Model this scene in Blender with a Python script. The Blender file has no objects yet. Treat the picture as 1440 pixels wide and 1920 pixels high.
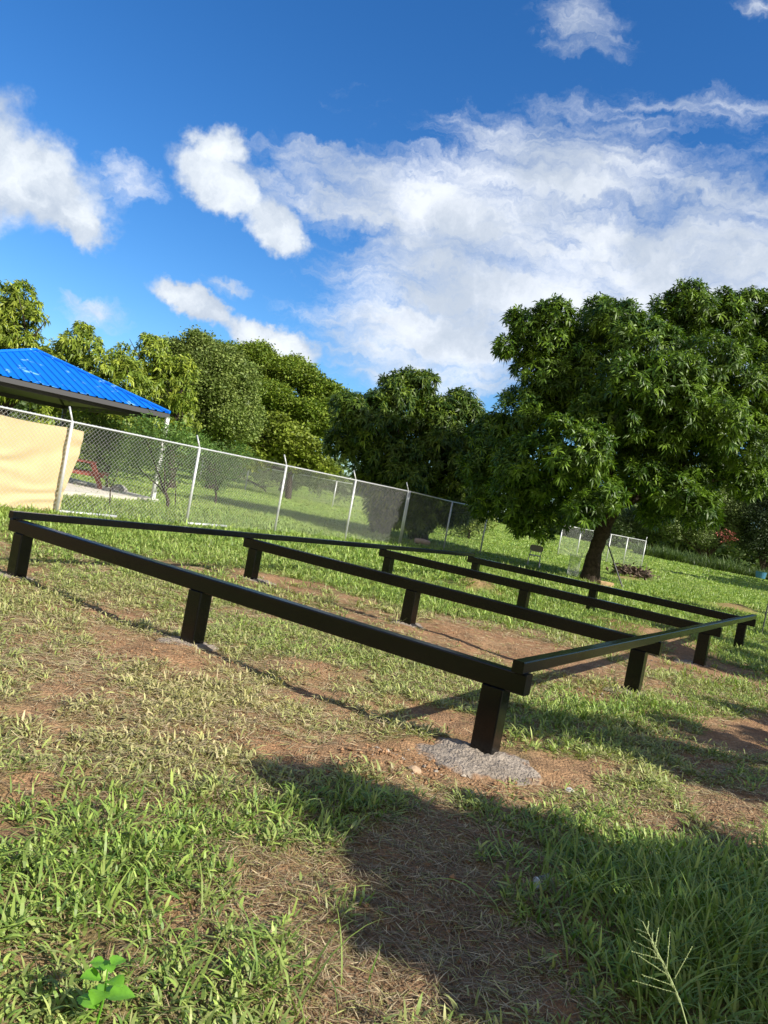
import bpy, bmesh, math
import numpy as np
from mathutils import Matrix, Vector
rad = math.radians
scene = bpy.context.scene
C = scene.collection

# ------------------------------------------------------------------ camera
PITCH, ROLL, F, CAMZ = -0.018974, 0.185251, 1430.06, 1.5
fw = np.array([0, math.cos(PITCH), math.sin(PITCH)])
r0 = np.array([1.0, 0, 0]); u0 = np.cross(r0, fw)
cr, sr = math.cos(ROLL), math.sin(ROLL)
rt = cr * r0 + sr * u0
up = -sr * r0 + cr * u0
cd = bpy.data.cameras.new('camera'); cam = bpy.data.objects.new('camera', cd); C.objects.link(cam)
cd.sensor_fit = 'VERTICAL'; cd.sensor_height = 36.0; cd.lens = 36.0 * F / 1920
cd.clip_start = 0.05; cd.clip_end = 3000
cam.matrix_world = Matrix(((rt[0], up[0], -fw[0], 0), (rt[1], up[1], -fw[1], 0), (rt[2], up[2], -fw[2], CAMZ), (0, 0, 0, 1)))
scene.camera = cam
scene.render.resolution_x, scene.render.resolution_y = 768, 1024

# ------------------------------------------------------------------ light and sky
SUN_EL, SUN_AZ = rad(35), rad(123.3)        # azimuth clockwise from +Y
sd = np.array([math.sin(SUN_AZ) * math.cos(SUN_EL), math.cos(SUN_AZ) * math.cos(SUN_EL), math.sin(SUN_EL)])
sl = bpy.data.lights.new('sun', 'SUN'); sl.energy = 5.0; sl.angle = rad(0.5); sl.color = (1.0, 0.945, 0.85)
so = bpy.data.objects.new('sun', sl); C.objects.link(so)
so.rotation_euler = Vector(-sd).to_track_quat('-Z', 'Y').to_euler()
scene.view_settings.view_transform = 'Standard'
scene.view_settings.look = 'None'
scene.view_settings.exposure = 0.58
scene.view_settings.gamma = 1.0
scene.view_settings.use_curve_mapping = False


def pxdir(x, y):
    d = fw + rt * (x - 720) / F - up * (y - 960) / F
    return d


def G(x, y, z=0.0):
    d = pxdir(x, y)
    t = (z - CAMZ) / d[2]
    return np.array([0, 0, CAMZ]) + t * d


def AT(x, y, D):
    """point seen at photo pixel x, y lying D metres in front of the camera"""
    return np.array([0, 0, CAMZ]) + pxdir(x, y) * D


def proj(P):
    d = np.asarray(P) - np.array([0, 0, CAMZ])
    z = np.maximum(d @ fw, 1e-3)
    return 720 + F * (d @ rt) / z, 960 - F * (d @ up) / z


world = bpy.data.worlds.new('World'); scene.world = world; world.use_nodes = True
wt = world.node_tree; wt.nodes.clear()
N = wt.nodes; Lk = wt.links


def nd(t, **kw):
    n = N.new(t)
    for k, v in kw.items():
        setattr(n, k, v)
    return n


def M(op, a, b=None, c=None, clamp=False):
    n = nd('ShaderNodeMath', operation=op); n.use_clamp = clamp
    for i, v in enumerate((a, b, c)):
        if v is None: continue
        if isinstance(v, (int, float)): n.inputs[i].default_value = v
        else: Lk.new(v, n.inputs[i])
    return n.outputs[0]


def VM(op, a, b=None, sc=None):
    n = nd('ShaderNodeVectorMath', operation=op)
    for i, v in enumerate((a, b)):
        if v is None: continue
        if isinstance(v, (tuple, list, np.ndarray)): n.inputs[i].default_value = tuple(v)
        else: Lk.new(v, n.inputs[i])
    if sc is not None: n.inputs['Scale'].default_value = sc
    return n


def noise(vec, scale, detail=5, rough=0.55, dist=0.0):
    n = nd('ShaderNodeTexNoise')
    n.inputs['Scale'].default_value = scale; n.inputs['Detail'].default_value = detail
    n.inputs['Roughness'].default_value = rough; n.inputs['Distortion'].default_value = dist
    Lk.new(vec, n.inputs['Vector'])
    return n


def smooth(x, lo, hi):
    n = nd('ShaderNodeMapRange', interpolation_type='SMOOTHSTEP')
    Lk.new(x, n.inputs[0]); n.inputs[1].default_value = lo; n.inputs[2].default_value = hi
    return n.outputs[0]


sky = nd('ShaderNodeTexSky', sky_type='NISHITA', sun_disc=False)
sky.sun_elevation = SUN_EL; sky.sun_rotation = SUN_AZ
sky.air_density = 1.0; sky.dust_density = 0.35; sky.ozone_density = 2.2
tc = nd('ShaderNodeTexCoord')
dirv = tc.outputs['Generated']
w1 = noise(dirv, 6.0, 6, 0.6)
w2 = noise(dirv, 22.0, 4, 0.6)
off = VM('SUBTRACT', w1.outputs['Color'], (0.5, 0.5, 0.5))
off2 = VM('SUBTRACT', w2.outputs['Color'], (0.5, 0.5, 0.5))
wd = VM('ADD', dirv, VM('SCALE', off.outputs[0], sc=0.085).outputs[0])
wd = VM('ADD', wd.outputs[0], VM('SCALE', off2.outputs[0], sc=0.042).outputs[0])
w3 = noise(dirv, 75.0, 5, 0.65)
wd = VM('ADD', wd.outputs[0], VM('SCALE', VM('SUBTRACT', w3.outputs['Color'], (0.5, 0.5, 0.5)).outputs[0], sc=0.016).outputs[0]).outputs[0]


def blob(cx, cy, ax, ay, ang, src):
    """soft ellipse on the sky round a fixed direction; sizes given in 1/1430 rad"""
    c = pxdir(cx, cy); c = c / np.linalg.norm(c)
    a = rad(ang)
    t1 = rt * math.cos(a) - up * math.sin(a); t1 = t1 - c * (t1 @ c); t1 /= np.linalg.norm(t1)
    t2 = np.cross(c, t1)
    dd = VM('SUBTRACT', src, c).outputs[0]
    s = [VM('DOT_PRODUCT', dd, t1 * F / ax).outputs['Value'], VM('DOT_PRODUCT', dd, t2 * F / ay).outputs['Value'],
         VM('DOT_PRODUCT', dd, c * 2.0).outputs['Value']]
    cb = nd('ShaderNodeCombineXYZ')
    for i in range(3): Lk.new(s[i], cb.inputs[i])
    ln = VM('LENGTH', cb.outputs[0]).outputs['Value']
    return M('SUBTRACT', 1.0, ln)


def union(lst):
    o = lst[0]
    for b in lst[1:]:
        n = nd('ShaderNodeMath', operation='SMOOTH_MAX'); Lk.new(o, n.inputs[0]); Lk.new(b, n.inputs[1])
        n.inputs[2].default_value = 0.15; o = n.outputs[0]
    return o


# heaped bright clouds
cum = union([blob(50, 320, 170, 95, 22, wd), blob(130, 390, 90, 55, 40, wd), blob(-70, 290, 160, 150, 0, wd),
             blob(405, 280, 66, 68, 0, wd), blob(430, 355, 130, 56, 32, wd), blob(530, 430, 70, 55, 35, wd),
             blob(385, 580, 105, 38, 28, wd), blob(500, 630, 120, 42, 18, wd)])
cn = noise(dirv, 9.0, 8, 0.62)
cumd = M('ADD', cum, M('MULTIPLY', M('SUBTRACT', cn.outputs[0], 0.5), 0.95))
cum_a = smooth(cumd, 0.10, 0.48)
# thin spread cloud sheet on the right, streaked
rotv = nd('ShaderNodeMapping'); Lk.new(wd, rotv.inputs[0])
rotv.inputs['Rotation'].default_value = (0.2, rad(18), 0.3); rotv.inputs['Scale'].default_value = (0.7, 1.4, 4.0)
sn = noise(rotv.outputs[0], 5.5, 9, 0.6, 0.25)
sn2 = noise(rotv.outputs[0], 17.0, 6, 0.6)
sheet = union([blob(1250, 520, 620, 270, -4, wd), blob(820, 390, 360, 105, 16, wd), blob(800, 620, 260, 150, 20, wd),
               blob(1100, 330, 360, 120, 6, wd), blob(1400, 490, 380, 200, 0, wd),
               *[M('SUBTRACT', b_, .42) for b_ in (blob(1100, 30, 170, 90, 15, wd), blob(1430, 0, 80, 50, 0, wd), blob(180, 585, 110, 60, 10, wd), blob(430, 540, 70, 26, 5, wd), blob(240, 325, 120, 65, 25, wd))],
               blob(860, 640, 240, 120, 20, wd), blob(1000, 540, 420, 160, 12, wd)])
shd = M('ADD', sheet, M('MULTIPLY', M('SUBTRACT', sn.outputs[0], 0.5), 1.9))
shd = M('ADD', shd, M('MULTIPLY', M('SUBTRACT', sn2.outputs[0], 0.5), 0.8))
sh_a = M('MULTIPLY', smooth(shd, 0.0, 0.92), 0.93)
# cloud tone: white tops, blue grey hollows
tn = noise(wd, 11.0, 7, 0.6)
tone = smooth(M('ADD', tn.outputs[0], M('MULTIPLY', cumd, 0.30)), 0.47, 0.86)
ccol = nd('ShaderNodeMix', data_type='RGBA')
Lk.new(tone, ccol.inputs[0]); ccol.inputs[6].default_value = (0.38, 0.44, 0.53, 1); ccol.inputs[7].default_value = (0.66, 0.70, 0.74, 1)
tn2 = noise(wd, 7.0, 7, 0.6)
scol = nd('ShaderNodeMix', data_type='RGBA')
Lk.new(smooth(tn2.outputs[0], 0.35, 0.65), scol.inputs[0]); scol.inputs[6].default_value = (0.42, 0.47, 0.54, 1); scol.inputs[7].default_value = (0.68, 0.71, 0.75, 1)
hs = nd('ShaderNodeHueSaturation'); hs.inputs['Saturation'].default_value = 1.30
hs.inputs['Value'].default_value = 0.088
Lk.new(sky.outputs[0], hs.inputs['Color'])
blu = VM('MULTIPLY', hs.outputs[0], (0.74, 1.0, 1.26))
m1 = nd('ShaderNodeMix', data_type='RGBA'); Lk.new(sh_a, m1.inputs[0]); Lk.new(blu.outputs[0], m1.inputs[6]); Lk.new(scol.outputs[2], m1.inputs[7])
m2 = nd('ShaderNodeMix', data_type='RGBA'); Lk.new(cum_a, m2.inputs[0]); Lk.new(m1.outputs[2], m2.inputs[6]); Lk.new(ccol.outputs[2], m2.inputs[7])
# unseen bright cloud added behind the viewer to fill and neutralise the shadows
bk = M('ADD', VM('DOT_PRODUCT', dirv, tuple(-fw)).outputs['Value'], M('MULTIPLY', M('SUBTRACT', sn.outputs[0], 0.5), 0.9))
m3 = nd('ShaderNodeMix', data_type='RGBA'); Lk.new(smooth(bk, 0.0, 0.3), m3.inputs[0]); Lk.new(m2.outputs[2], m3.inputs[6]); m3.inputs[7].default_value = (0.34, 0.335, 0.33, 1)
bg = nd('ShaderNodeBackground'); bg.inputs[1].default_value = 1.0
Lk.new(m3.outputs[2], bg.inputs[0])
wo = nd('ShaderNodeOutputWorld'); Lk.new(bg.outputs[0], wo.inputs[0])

# ------------------------------------------------------------------ helpers
rng = np.random.default_rng(7)


def mat(name, col, rough=0.6, metal=0.0, attr=False, trans=0.0, spec=0.5, noise_amt=0.0, nscale=8.0, bump=0.0, bscale=40.0, coat=0.0):
    m = bpy.data.materials.new(name); m.use_nodes = True
    t = m.node_tree; nn = t.nodes; lk = t.links
    b = nn['Principled BSDF']; out = nn['Material Output']
    b.inputs['Roughness'].default_value = rough; b.inputs['Metallic'].default_value = metal
    b.inputs['Specular IOR Level'].default_value = spec
    b.inputs['Coat Weight'].default_value = coat
    b.inputs['Base Color'].default_value = (*col, 1)
    src = None
    if attr:
        a = nn.new('ShaderNodeAttribute'); a.attribute_name = 'col'; src = a.outputs['Color']
    if noise_amt:
        tcn = nn.new('ShaderNodeTexCoord'); nz = nn.new('ShaderNodeTexNoise'); nz.inputs['Scale'].default_value = nscale
        nz.inputs['Detail'].default_value = 8; nz.inputs['Roughness'].default_value = 0.65
        lk.new(tcn.outputs['Object'], nz.inputs['Vector'])
        mr = nn.new('ShaderNodeMapRange'); mr.inputs[1].default_value = 0.3; mr.inputs[2].default_value = 0.7
        mr.inputs[3].default_value = 1 - noise_amt; mr.inputs[4].default_value = 1 + noise_amt
        lk.new(nz.outputs[0], mr.inputs[0])
        vm = nn.new('ShaderNodeVectorMath'); vm.operation = 'SCALE'
        if src: lk.new(src, vm.inputs[0])
        else: vm.inputs[0].default_value = col
        lk.new(mr.outputs[0], vm.inputs['Scale']); src = vm.outputs[0]
    if src: lk.new(src, b.inputs['Base Color'])
    if bump:
        tcn = nn.new('ShaderNodeTexCoord'); nz = nn.new('ShaderNodeTexNoise'); nz.inputs['Scale'].default_value = bscale
        nz.inputs['Detail'].default_value = 6
        lk.new(tcn.outputs['Object'], nz.inputs['Vector'])
        bp = nn.new('ShaderNodeBump'); bp.inputs['Strength'].default_value = bump; bp.inputs['Distance'].default_value = 0.03
        lk.new(nz.outputs[0], bp.inputs['Height']); lk.new(bp.outputs[0], b.inputs['Normal'])
    if trans:
        tr = nn.new('ShaderNodeBsdfTranslucent')
        if src:
            g = nn.new('ShaderNodeVectorMath'); g.operation = 'MULTIPLY'; g.inputs[1].default_value = (1.25, 1.35, 0.6)
            lk.new(src, g.inputs[0]); lk.new(g.outputs[0], tr.inputs[0])
        else: tr.inputs[0].default_value = (*col, 1)
        mx = nn.new('ShaderNodeMixShader'); mx.inputs[0].default_value = trans
        lk.new(b.outputs[0], mx.inputs[1]); lk.new(tr.outputs[0], mx.inputs[2]); lk.new(mx.outputs[0], out.inputs[0])
    return m


def meta(o, label=None, cat=None, group=None, kind=None):
    if label: o['label'] = label
    if cat: o['category'] = cat
    if group: o['group'] = group
    if kind: o['kind'] = kind
    return o


def npmesh(name, V, Fc, m, parent=None, col=None, smooth_=False, origin=None):
    """one mesh object from numpy arrays; Fc (n,3), (n,4) or list of such arrays"""
    V = np.asarray(V, float)
    if origin is None: origin = parent['_o'] if parent is not None and '_o' in parent else (0, 0, 0)
    origin = np.array(list(origin), float)
    me = bpy.data.meshes.new(name)
    Fs = Fc if isinstance(Fc, list) else [Fc]
    Fs = [np.asarray(f, np.int32) for f in Fs if len(f)]
    me.vertices.add(len(V)); me.vertices.foreach_set('co', (V - origin).ravel())
    idx = np.concatenate([f.ravel() for f in Fs])
    sizes = np.concatenate([np.full(len(f), f.shape[1], np.int32) for f in Fs])
    me.loops.add(len(idx)); me.loops.foreach_set('vertex_index', idx)
    me.polygons.add(len(sizes)); me.polygons.foreach_set('loop_start', np.concatenate([[0], np.cumsum(sizes)[:-1]]).astype(np.int32))
    me.polygons.foreach_set('use_smooth', np.full(len(sizes), bool(smooth_)))
    me.update(calc_edges=True)
    if col is not None:
        a = me.color_attributes.new('col', 'FLOAT_COLOR', 'POINT')
        c4 = np.ones((len(V), 4)); c4[:, :3] = col
        a.data.foreach_set('color', c4.ravel())
    for mm in (m if isinstance(m, list) else [m]): me.materials.append(mm)
    o = bpy.data.objects.new(name, me); C.objects.link(o)
    if parent is not None: o.parent = parent
    else: o.location = origin
    return o


def empty(name, loc, label, cat, group=None):
    e = bpy.data.objects.new(name, None); C.objects.link(e)
    e.location = tuple(loc); e.empty_display_size = 0.2; ORG[e.name] = tuple(loc)
    return meta(e, label, cat, group)


ORG = {}


def part(name, V, Fc, m, parent, **kw):
    root = parent
    while root.parent: root = root.parent
    o = npmesh(name, V, Fc, m, parent, origin=ORG.get(root.name, tuple(root.location)), **kw)
    return o


class MB:
    """collects shapes, then becomes one mesh"""
    def __init__(s): s.V = []; s.Q = []; s.T = []; s.n = 0
    def add(s, V, Q=(), T=()):
        V = np.asarray(V, float); s.V.append(V)
        if len(Q): s.Q.append(np.asarray(Q, int) + s.n)
        if len(T): s.T.append(np.asarray(T, int) + s.n)
        s.n += len(V); return s
    def box(s, c, ax, ay, az, bev=0.0):
        """box from centre and three half-axis vectors, with chamfered long edges"""
        c = np.asarray(c, float); ax, ay, az = (np.asarray(v, float) for v in (ax, ay, az))
        if not bev:
            V = [c + i * ax + j * ay + k * az for i in (-1, 1) for j in (-1, 1) for k in (-1, 1)]
            return s.add(V, [(0, 1, 3, 2), (4, 6, 7, 5), (0, 4, 5, 1), (2, 3, 7, 6), (0, 2, 6, 4), (1, 5, 7, 3)])
        ly, lz = np.linalg.norm(ay), np.linalg.norm(az); by, bz = bev / ly, bev / lz
        prof = []
        for (j, k, a0) in ((1, 1, 0), (-1, 1, 90), (-1, -1, 180), (1, -1, 270)):
            for q in (0, 45, 90):
                a = rad(a0 + q); prof.append((j * (1 - by) + by * math.cos(a), k * (1 - bz) + bz * math.sin(a)))
        n = len(prof)
        V = [c - ax + j * ay + k * az for j, k in prof] + [c + ax + j * ay + k * az for j, k in prof] + [c - ax, c + ax]
        Q = [(i, (i + 1) % n, n + (i + 1) % n, n + i) for i in range(n)]
        T = [(2 * n, (i + 1) % n, i) for i in range(n)] + [(2 * n + 1, n + i, n + (i + 1) % n) for i in range(n)]
        return s.add(V, Q, T)
    def tube(s, pts, radii, k=8, cap=True):
        pts = np.asarray(pts, float); n = len(pts)
        radii = np.full(n, radii) if np.isscalar(radii) else np.asarray(radii)
        V = []
        ref = np.array([0.13, 0.31, 0.94])
        for i in range(n):
            t = pts[min(i + 1, n - 1)] - pts[max(i - 1, 0)]; t /= np.linalg.norm(t) + 1e-9
            if abs(t @ ref) > 0.95: ref = np.array([0.94, 0.2, 0.1])
            a = np.cross(t, ref); a /= np.linalg.norm(a); b = np.cross(t, a)
            ph = np.arange(k) * 2 * math.pi / k
            V.append(pts[i] + radii[i] * (np.cos(ph)[:, None] * a + np.sin(ph)[:, None] * b))
        V = np.concatenate(V)
        Q = [(i * k + j, i * k + (j + 1) % k, (i + 1) * k + (j + 1) % k, (i + 1) * k + j) for i in range(n - 1) for j in range(k)]
        T = []
        if cap:
            V = np.vstack([V, pts[0], pts[-1]]); m0 = n * k
            T = [(m0, (j + 1) % k, j) for j in range(k)] + [(m0 + 1, (n - 1) * k + j, (n - 1) * k + (j + 1) % k) for j in range(k)]
        return s.add(V, Q, T)
    def faces(s):
        r = []
        if s.Q: r.append(np.concatenate(s.Q))
        if s.T: r.append(np.concatenate(s.T))
        return r
    def build(s, name, m, parent=None, **kw):
        V = np.concatenate(s.V)
        if parent is None: return npmesh(name, V, s.faces(), m, **kw)
        return part(name, V, s.faces(), m, parent, **kw)


_h = np.random.default_rng(11).random((256, 256))


def vnoise(x, y):
    xi = np.floor(x).astype(int); yi = np.floor(y).astype(int); fx = x - xi; fy = y - yi
    fx = fx * fx * (3 - 2 * fx); fy = fy * fy * (3 - 2 * fy)
    g = lambda a, b: _h[a & 255, b & 255]
    return (g(xi, yi) * (1 - fx) + g(xi + 1, yi) * fx) * (1 - fy) + (g(xi, yi + 1) * (1 - fx) + g(xi + 1, yi + 1) * fx) * fy


def fbm(x, y, o=4, s=1.0):
    r = 0; a = 0.5; n = 0
    for i in range(o):
        r = r + a * vnoise(x * s + 17.3 * i, y * s - 9.1 * i); n += a; a *= 0.5; s *= 2.1
    return r / n


# ------------------------------------------------------------------ the steel frame's layout
A3 = np.array([0.9014, 4.7957]); TH = 2.560855
ea = np.array([math.cos(TH), math.sin(TH), 0]); eb = np.array([math.sin(TH), -math.cos(TH), 0])
SL = (0.0, 2.7129, 5.3239); WL = (0.0, 3.4451, 6.9146, 10.3974)
BT, BH, EX = 0.5907, 0.1318, 0.2025
zz = np.array([0, 0, 1.0])


def fp(s, t, z=0.0):
    return np.array([A3[0], A3[1], 0]) + ea * s + eb * t + zz * z


# ------------------------------------------------------------------ ground: what grows where
# patches in photo pixels on the ground: x, y, half width, half height, strength
DIRT = [(310, 1230, 125, 26, 1.3), (600, 1255, 90, 16, .9), (700, 1425, 100, 32, 1.3), (905, 1440, 130, 50, 1.2), (850, 1190, 240, 26, 1.1), (1010, 1240, 170, 22, .9),
        (800, 1340, 150, 26, .9), (480, 1080, 80, 16, 1.0), (570, 1095, 110, 10, .8), (660, 1125, 60, 9, .7), (905, 1108, 55, 12, 1.3), (1370, 1142, 55, 10, 1.2), (1250, 1190, 130, 20, .9),
        (1270, 1240, 110, 18, 1.1), (1140, 1300, 95, 22, .8), (760, 1560, 130, 60, .8), (830, 1700, 210, 140, 1.4), (760, 1850, 190, 90, 1.2), (1010, 1880, 110, 70, .8), (1330, 1530, 140, 40, 1.1),
        (1080, 1450, 90, 22, .8), (1380, 1380, 110, 32, .9), (130, 1300, 90, 26, .6), (60, 1345, 90, 22, .7), (380, 1385, 90, 22, .5), (230, 1150, 80, 12, .6), (30, 1070, 40, 14, 1.0), (520, 1410, 90, 20, .7),
        (560, 1110, 40, 8, .6), (480, 1680, 80, 60, .4), (20, 1560, 60, 26, .3), (300, 1060, 60, 8, .4), (1180, 1085, 34, 14, .9), (1280, 1215, 60, 10, .5), (1110, 1360, 100, 16, .3), (560, 1300, 60, 14, .5),
        (1000, 1500, 110, 30, .6), (640, 1300, 70, 14, .4)]
LUSH = [(250, 1005, 500, 24, .9), (700, 1040, 500, 26, .9), (780, 1120, 190, 32, .8), (1080, 1110, 220, 26, .7), (1250, 1050, 300, 34, .9), (520, 1210, 120, 34, .5), (720, 1230, 90, 22, .5), (1060, 1355, 150, 40, 1.0),
        (1120, 1410, 120, 22, .7), (1150, 1280, 110, 26, .4), (180, 1640, 240, 110, .6), (560, 1510, 230, 60, .75), (80, 1860, 300, 130, .25), (1180, 1650, 240, 90, .75), (1330, 1790, 220, 150, 1.0), (1000, 1610, 120, 60, .6), (1060, 1560, 60, 30, .3),
        (480, 1830, 140, 80, .7), (690, 1690, 38, 40, 1.3), (1400, 1220, 90, 26, .7), (1200, 1330, 160, 16, .5), (640, 1540, 120, 40, .6), (130, 1240, 70, 24, .2), (340, 1540, 150, 60, .4), (920, 1525, 70, 26, .5)]
LONG = [(1330, 1800, 190, 140, 1.6), (1240, 1690, 170, 80, .6), (150, 1650, 170, 80, .35), (690, 1690, 40, 30, .5), (1060, 1350, 100, 30, .3), (600, 1520, 200, 50, .25)]
DRY = [(200, 1330, 420, 140, 1.0), (520, 1330, 260, 90, .8), (1180, 1420, 280, 60, .55), (160, 1140, 260, 60, .6), (420, 1470, 200, 40, .5), (900, 1260, 300, 40, .5), (800, 1180, 300, 40, .4), (1150, 1270, 160, 30, .4)]


def pmap(L, px, py):
    r = np.zeros_like(px)
    for x, y, a, b, s in L:
        d = ((px - x) / a) ** 2 + ((py - y - 0.18 * (px - x) * (1 if y < 1350 else 0)) / b) ** 2
        r += s * np.exp(-d * 0.9)
    return r


def ground_fields(x, y):
    """grass cover 0..1, lushness, length factor, dryness at world points"""
    P = np.stack([x, y, np.zeros_like(x)], -1)
    px, py = proj(P)
    inside = 1 / (1 + np.exp(-(y - 1.3) * 6))
    n1 = fbm(x + 31, y + 7, 4, 1.3); n2 = fbm(x - 5, y + 53, 4, 4.5); n3 = fbm(x + 9, y - 41, 3, .35)
    dirt = pmap(DIRT, px, py) * inside; lush = pmap(LUSH, px, py) * inside; dry = pmap(DRY, px, py) * inside
    lng = pmap(LONG, px, py) * inside
    n4 = fbm(x + 70, y - 12, 2, 11.0)
    cov = 0.72 + (n1 - .5) * 1.5 + (n2 - .5) * 2.4 + (n4 - .5) * 1.3 * (y < 9) + lush * .75 + (y > 11) * .45 - dirt * 1.0
    cov = np.clip(cov, 0.0, 1.0)
    dryv = np.clip(0.12 + dry * .75 - lush * .35 + (n1 - .5) * .8 + np.clip(dirt, 0, 1) * .25, 0, 1)
    dryv = np.where(y > 12, np.clip(.05 + (n3 - .5) * .5, 0, .3), dryv)
    return cov, np.clip(lush, 0, 1.4), lng, dryv


MOUNDS = []


def mound(px, py, r, h, rough=0.4):
    g = G(px, py); MOUNDS.append((g[0], g[1], r, h, rough))


mound(905, 1108, .55, .16); mound(870, 1100, .5, .10); mound(1370, 1140, .8, .22, .7); mound(1270, 1222, .5, .10); mound(1180, 1180, .9, .10); mound(850, 1185, .7, .07); mound(760, 1195, .6, .05)
mound(580, 1252, .30, .06); mound(700, 1432, .28, .045); mound(320, 1235, .45, .05); mound(470, 1078, .45, .06); mound(1180, 1085, .6, .12, .8); mound(1120, 1290, .25, .05); mound(1000, 1230, .4, .05)
mound(1230, 1330, .25, .04); mound(760, 1400, .18, .03)
for s_ in SL:
    for t_ in WL: g = fp(s_, t_); MOUNDS.append((g[0], g[1], .42, .025, .2))


def height(x, y):
    z = (fbm(x, y, 3, .5) - .5) * .07 + (fbm(x + 3, y + 8, 4, 3.0) - .5) * .05
    near = np.clip((12 - np.hypot(x, y)) / 8, 0, 1)
    z = z + near * (fbm(x - 3, y + 8, 3, 12.0) - .5) * .05
    for mx, my, r, h, ro in MOUNDS:
        d2 = ((x - mx) ** 2 + (y - my) ** 2) / r ** 2
        z = z + h * np.exp(-d2 * 1.5) * (1 + ro * (fbm(x, y, 3, 6.0) - .5) * 2)
    far = np.clip((np.hypot(x, y) - 45) / 60, 0, 1)
    z = z + np.clip((y - 55) / 32, 0, 1) * .6
    return z + far * (fbm(x, y, 2, .02) - .45) * 2.0


def graded(lo, hi, fine, a, b, grow):
    core = list(np.arange(a, b + 1e-6, fine)); st = fine; v = b
    while v < hi: st *= grow; v += st; core.append(min(v, hi))
    st = fine; v = a; lo_ = []
    while v > lo: st *= grow; v -= st; lo_.append(max(v, lo))
    return np.array(lo_[::-1] + core)


gx = graded(-900, 900, .045, -5.0, 6.5, 1.07); gy = graded(-300, 1500, .045, 1.2, 11.0, 1.045)
X, Y = np.meshgrid(gx, gy); xf, yf = X.ravel(), Y.ravel()
Z = height(xf, yf)
cov, lush, lng, dryv = ground_fields(xf, yf)
nx, ny = len(gx), len(gy)
ii = (np.arange(ny - 1)[:, None] * nx + np.arange(nx - 1)[None, :]).ravel()
quads = np.stack([ii, ii + 1, ii + nx + 1, ii + nx], -1)
red = np.array([0.34, 0.185, 0.095]); tan = np.array([0.36, 0.235, 0.13]); dark = np.array([0.15, 0.095, 0.055])
nA = fbm(xf + 4, yf + 2, 4, 2.0)[:, None]; nB = fbm(xf + 44, yf + 22, 4, 7.0)[:, None]
soil = red * nA + tan * (1 - nA)
soil = soil * (0.65 + .7 * nB)
ppx, ppy = proj(np.stack([xf, yf, np.zeros_like(xf)], -1))
litter = np.clip(pmap([(830, 1720, 230, 170, 1.2), (1330, 1530, 200, 60, .8), (760, 1850, 200, 100, 1)], ppx, ppy), 0, 1)[:, None] * (yf > 1.2)[:, None]
soil = soil * (1 - litter * .45) + np.array([.17, .12, .075]) * litter * .45
turf = np.array([0.13, 0.15, 0.05])
cvr = np.clip(cov * 1.0, 0, 1)[:, None] * .55
farw = np.clip((yf - 12) / 10, 0, 1)[:, None]
farcol = np.array([0.27, 0.38, 0.065]) * (.75 + .5 * fbm(xf, yf, 4, .6)[:, None])
gcol = (soil * (1 - cvr) + turf * cvr) * (1 - farw * .9 * np.clip(.2 + cov[:, None], 0, 1)) + farcol * farw * .9 * np.clip(.2 + cov[:, None], 0, 1)
gm = mat('soil', (.3, .2, .1), rough=.95, attr=True, noise_amt=.45, nscale=38, bump=1.0, bscale=70, spec=.12)
ground = npmesh('ground', np.stack([xf, yf, Z], -1), quads, gm, col=gcol, smooth_=True)
meta(ground, 'brown soil ground with worn bare patches under the steel frame', None, kind='structure')


# ------------------------------------------------------------------ grass
def blades(base, az, lean, curl, L, W, col, segs, tipcol=None, twist=None):
    """n blades as ribbons; base (n,3)"""
    n = len(base)
    ks = np.linspace(0, 1, segs + 1)
    P = np.zeros((n, segs + 1, 3)); P[:, 0] = base
    hd = np.stack([np.cos(az), np.sin(az)], -1)
    side = np.stack([-np.sin(az), np.cos(az), np.zeros(n)], -1)
    if twist is not None: side[:, 2] = twist
    th = lean.copy()
    for k in range(1, segs + 1):
        st = L / segs
        P[:, k, :2] = P[:, k - 1, :2] + hd * (np.sin(th) * st)[:, None]
        P[:, k, 2] = P[:, k - 1, 2] + np.cos(th) * st
        th = th + curl / segs
    P[:, 1:, 2] = np.maximum(P[:, 1:, 2], base[:, None, 2] + .004)
    w = np.array([.55, 1.0, .8, .5, .3][:segs]) if segs > 1 else np.array([1.0])
    V = []; rows = []
    for k in range(segs):
        V.append(P[:, k] - side * (W * w[k] / 2)[:, None]); V.append(P[:, k] + side * (W * w[k] / 2)[:, None])
    V.append(P[:, segs])
    m = 2 * segs + 1
    V = np.stack(V, 1)                       # n, m, 3
    b = (np.arange(n) * m)[:, None]
    Q = [np.stack([b[:, 0] + 2 * k, b[:, 0] + 2 * k + 1, b[:, 0] + 2 * k + 3, b[:, 0] + 2 * k + 2], -1) for k in range(segs - 1)]
    T = np.stack([b[:, 0] + 2 * segs - 2, b[:, 0] + 2 * segs - 1, b[:, 0] + 2 * segs], -1)
    cc = np.repeat(col[:, None, :], m, 1)
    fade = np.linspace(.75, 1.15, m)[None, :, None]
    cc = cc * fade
    return V.reshape(-1, 3), (np.concatenate(Q) if Q else np.zeros((0, 4), int)), T, cc.reshape(-1, 3)


class Acc:
    def __init__(s): s.V = []; s.Q = []; s.T = []; s.c = []; s.n = 0
    def add(s, V, Q, T, c):
        s.V.append(V); s.c.append(c)
        if len(Q): s.Q.append(Q + s.n)
        if len(T): s.T.append(T + s.n)
        s.n += len(V)
    def build(s, name, m, parent=None, **kw):
        Fs = []
        if s.Q: Fs.append(np.concatenate(s.Q))
        if s.T: Fs.append(np.concatenate(s.T))
        f = npmesh if parent is None else part
        if parent is None: return npmesh(name, np.concatenate(s.V), Fs, m, col=np.concatenate(s.c), **kw)
        return part(name, np.concatenate(s.V), Fs, m, parent, col=np.concatenate(s.c), **kw)


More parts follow.
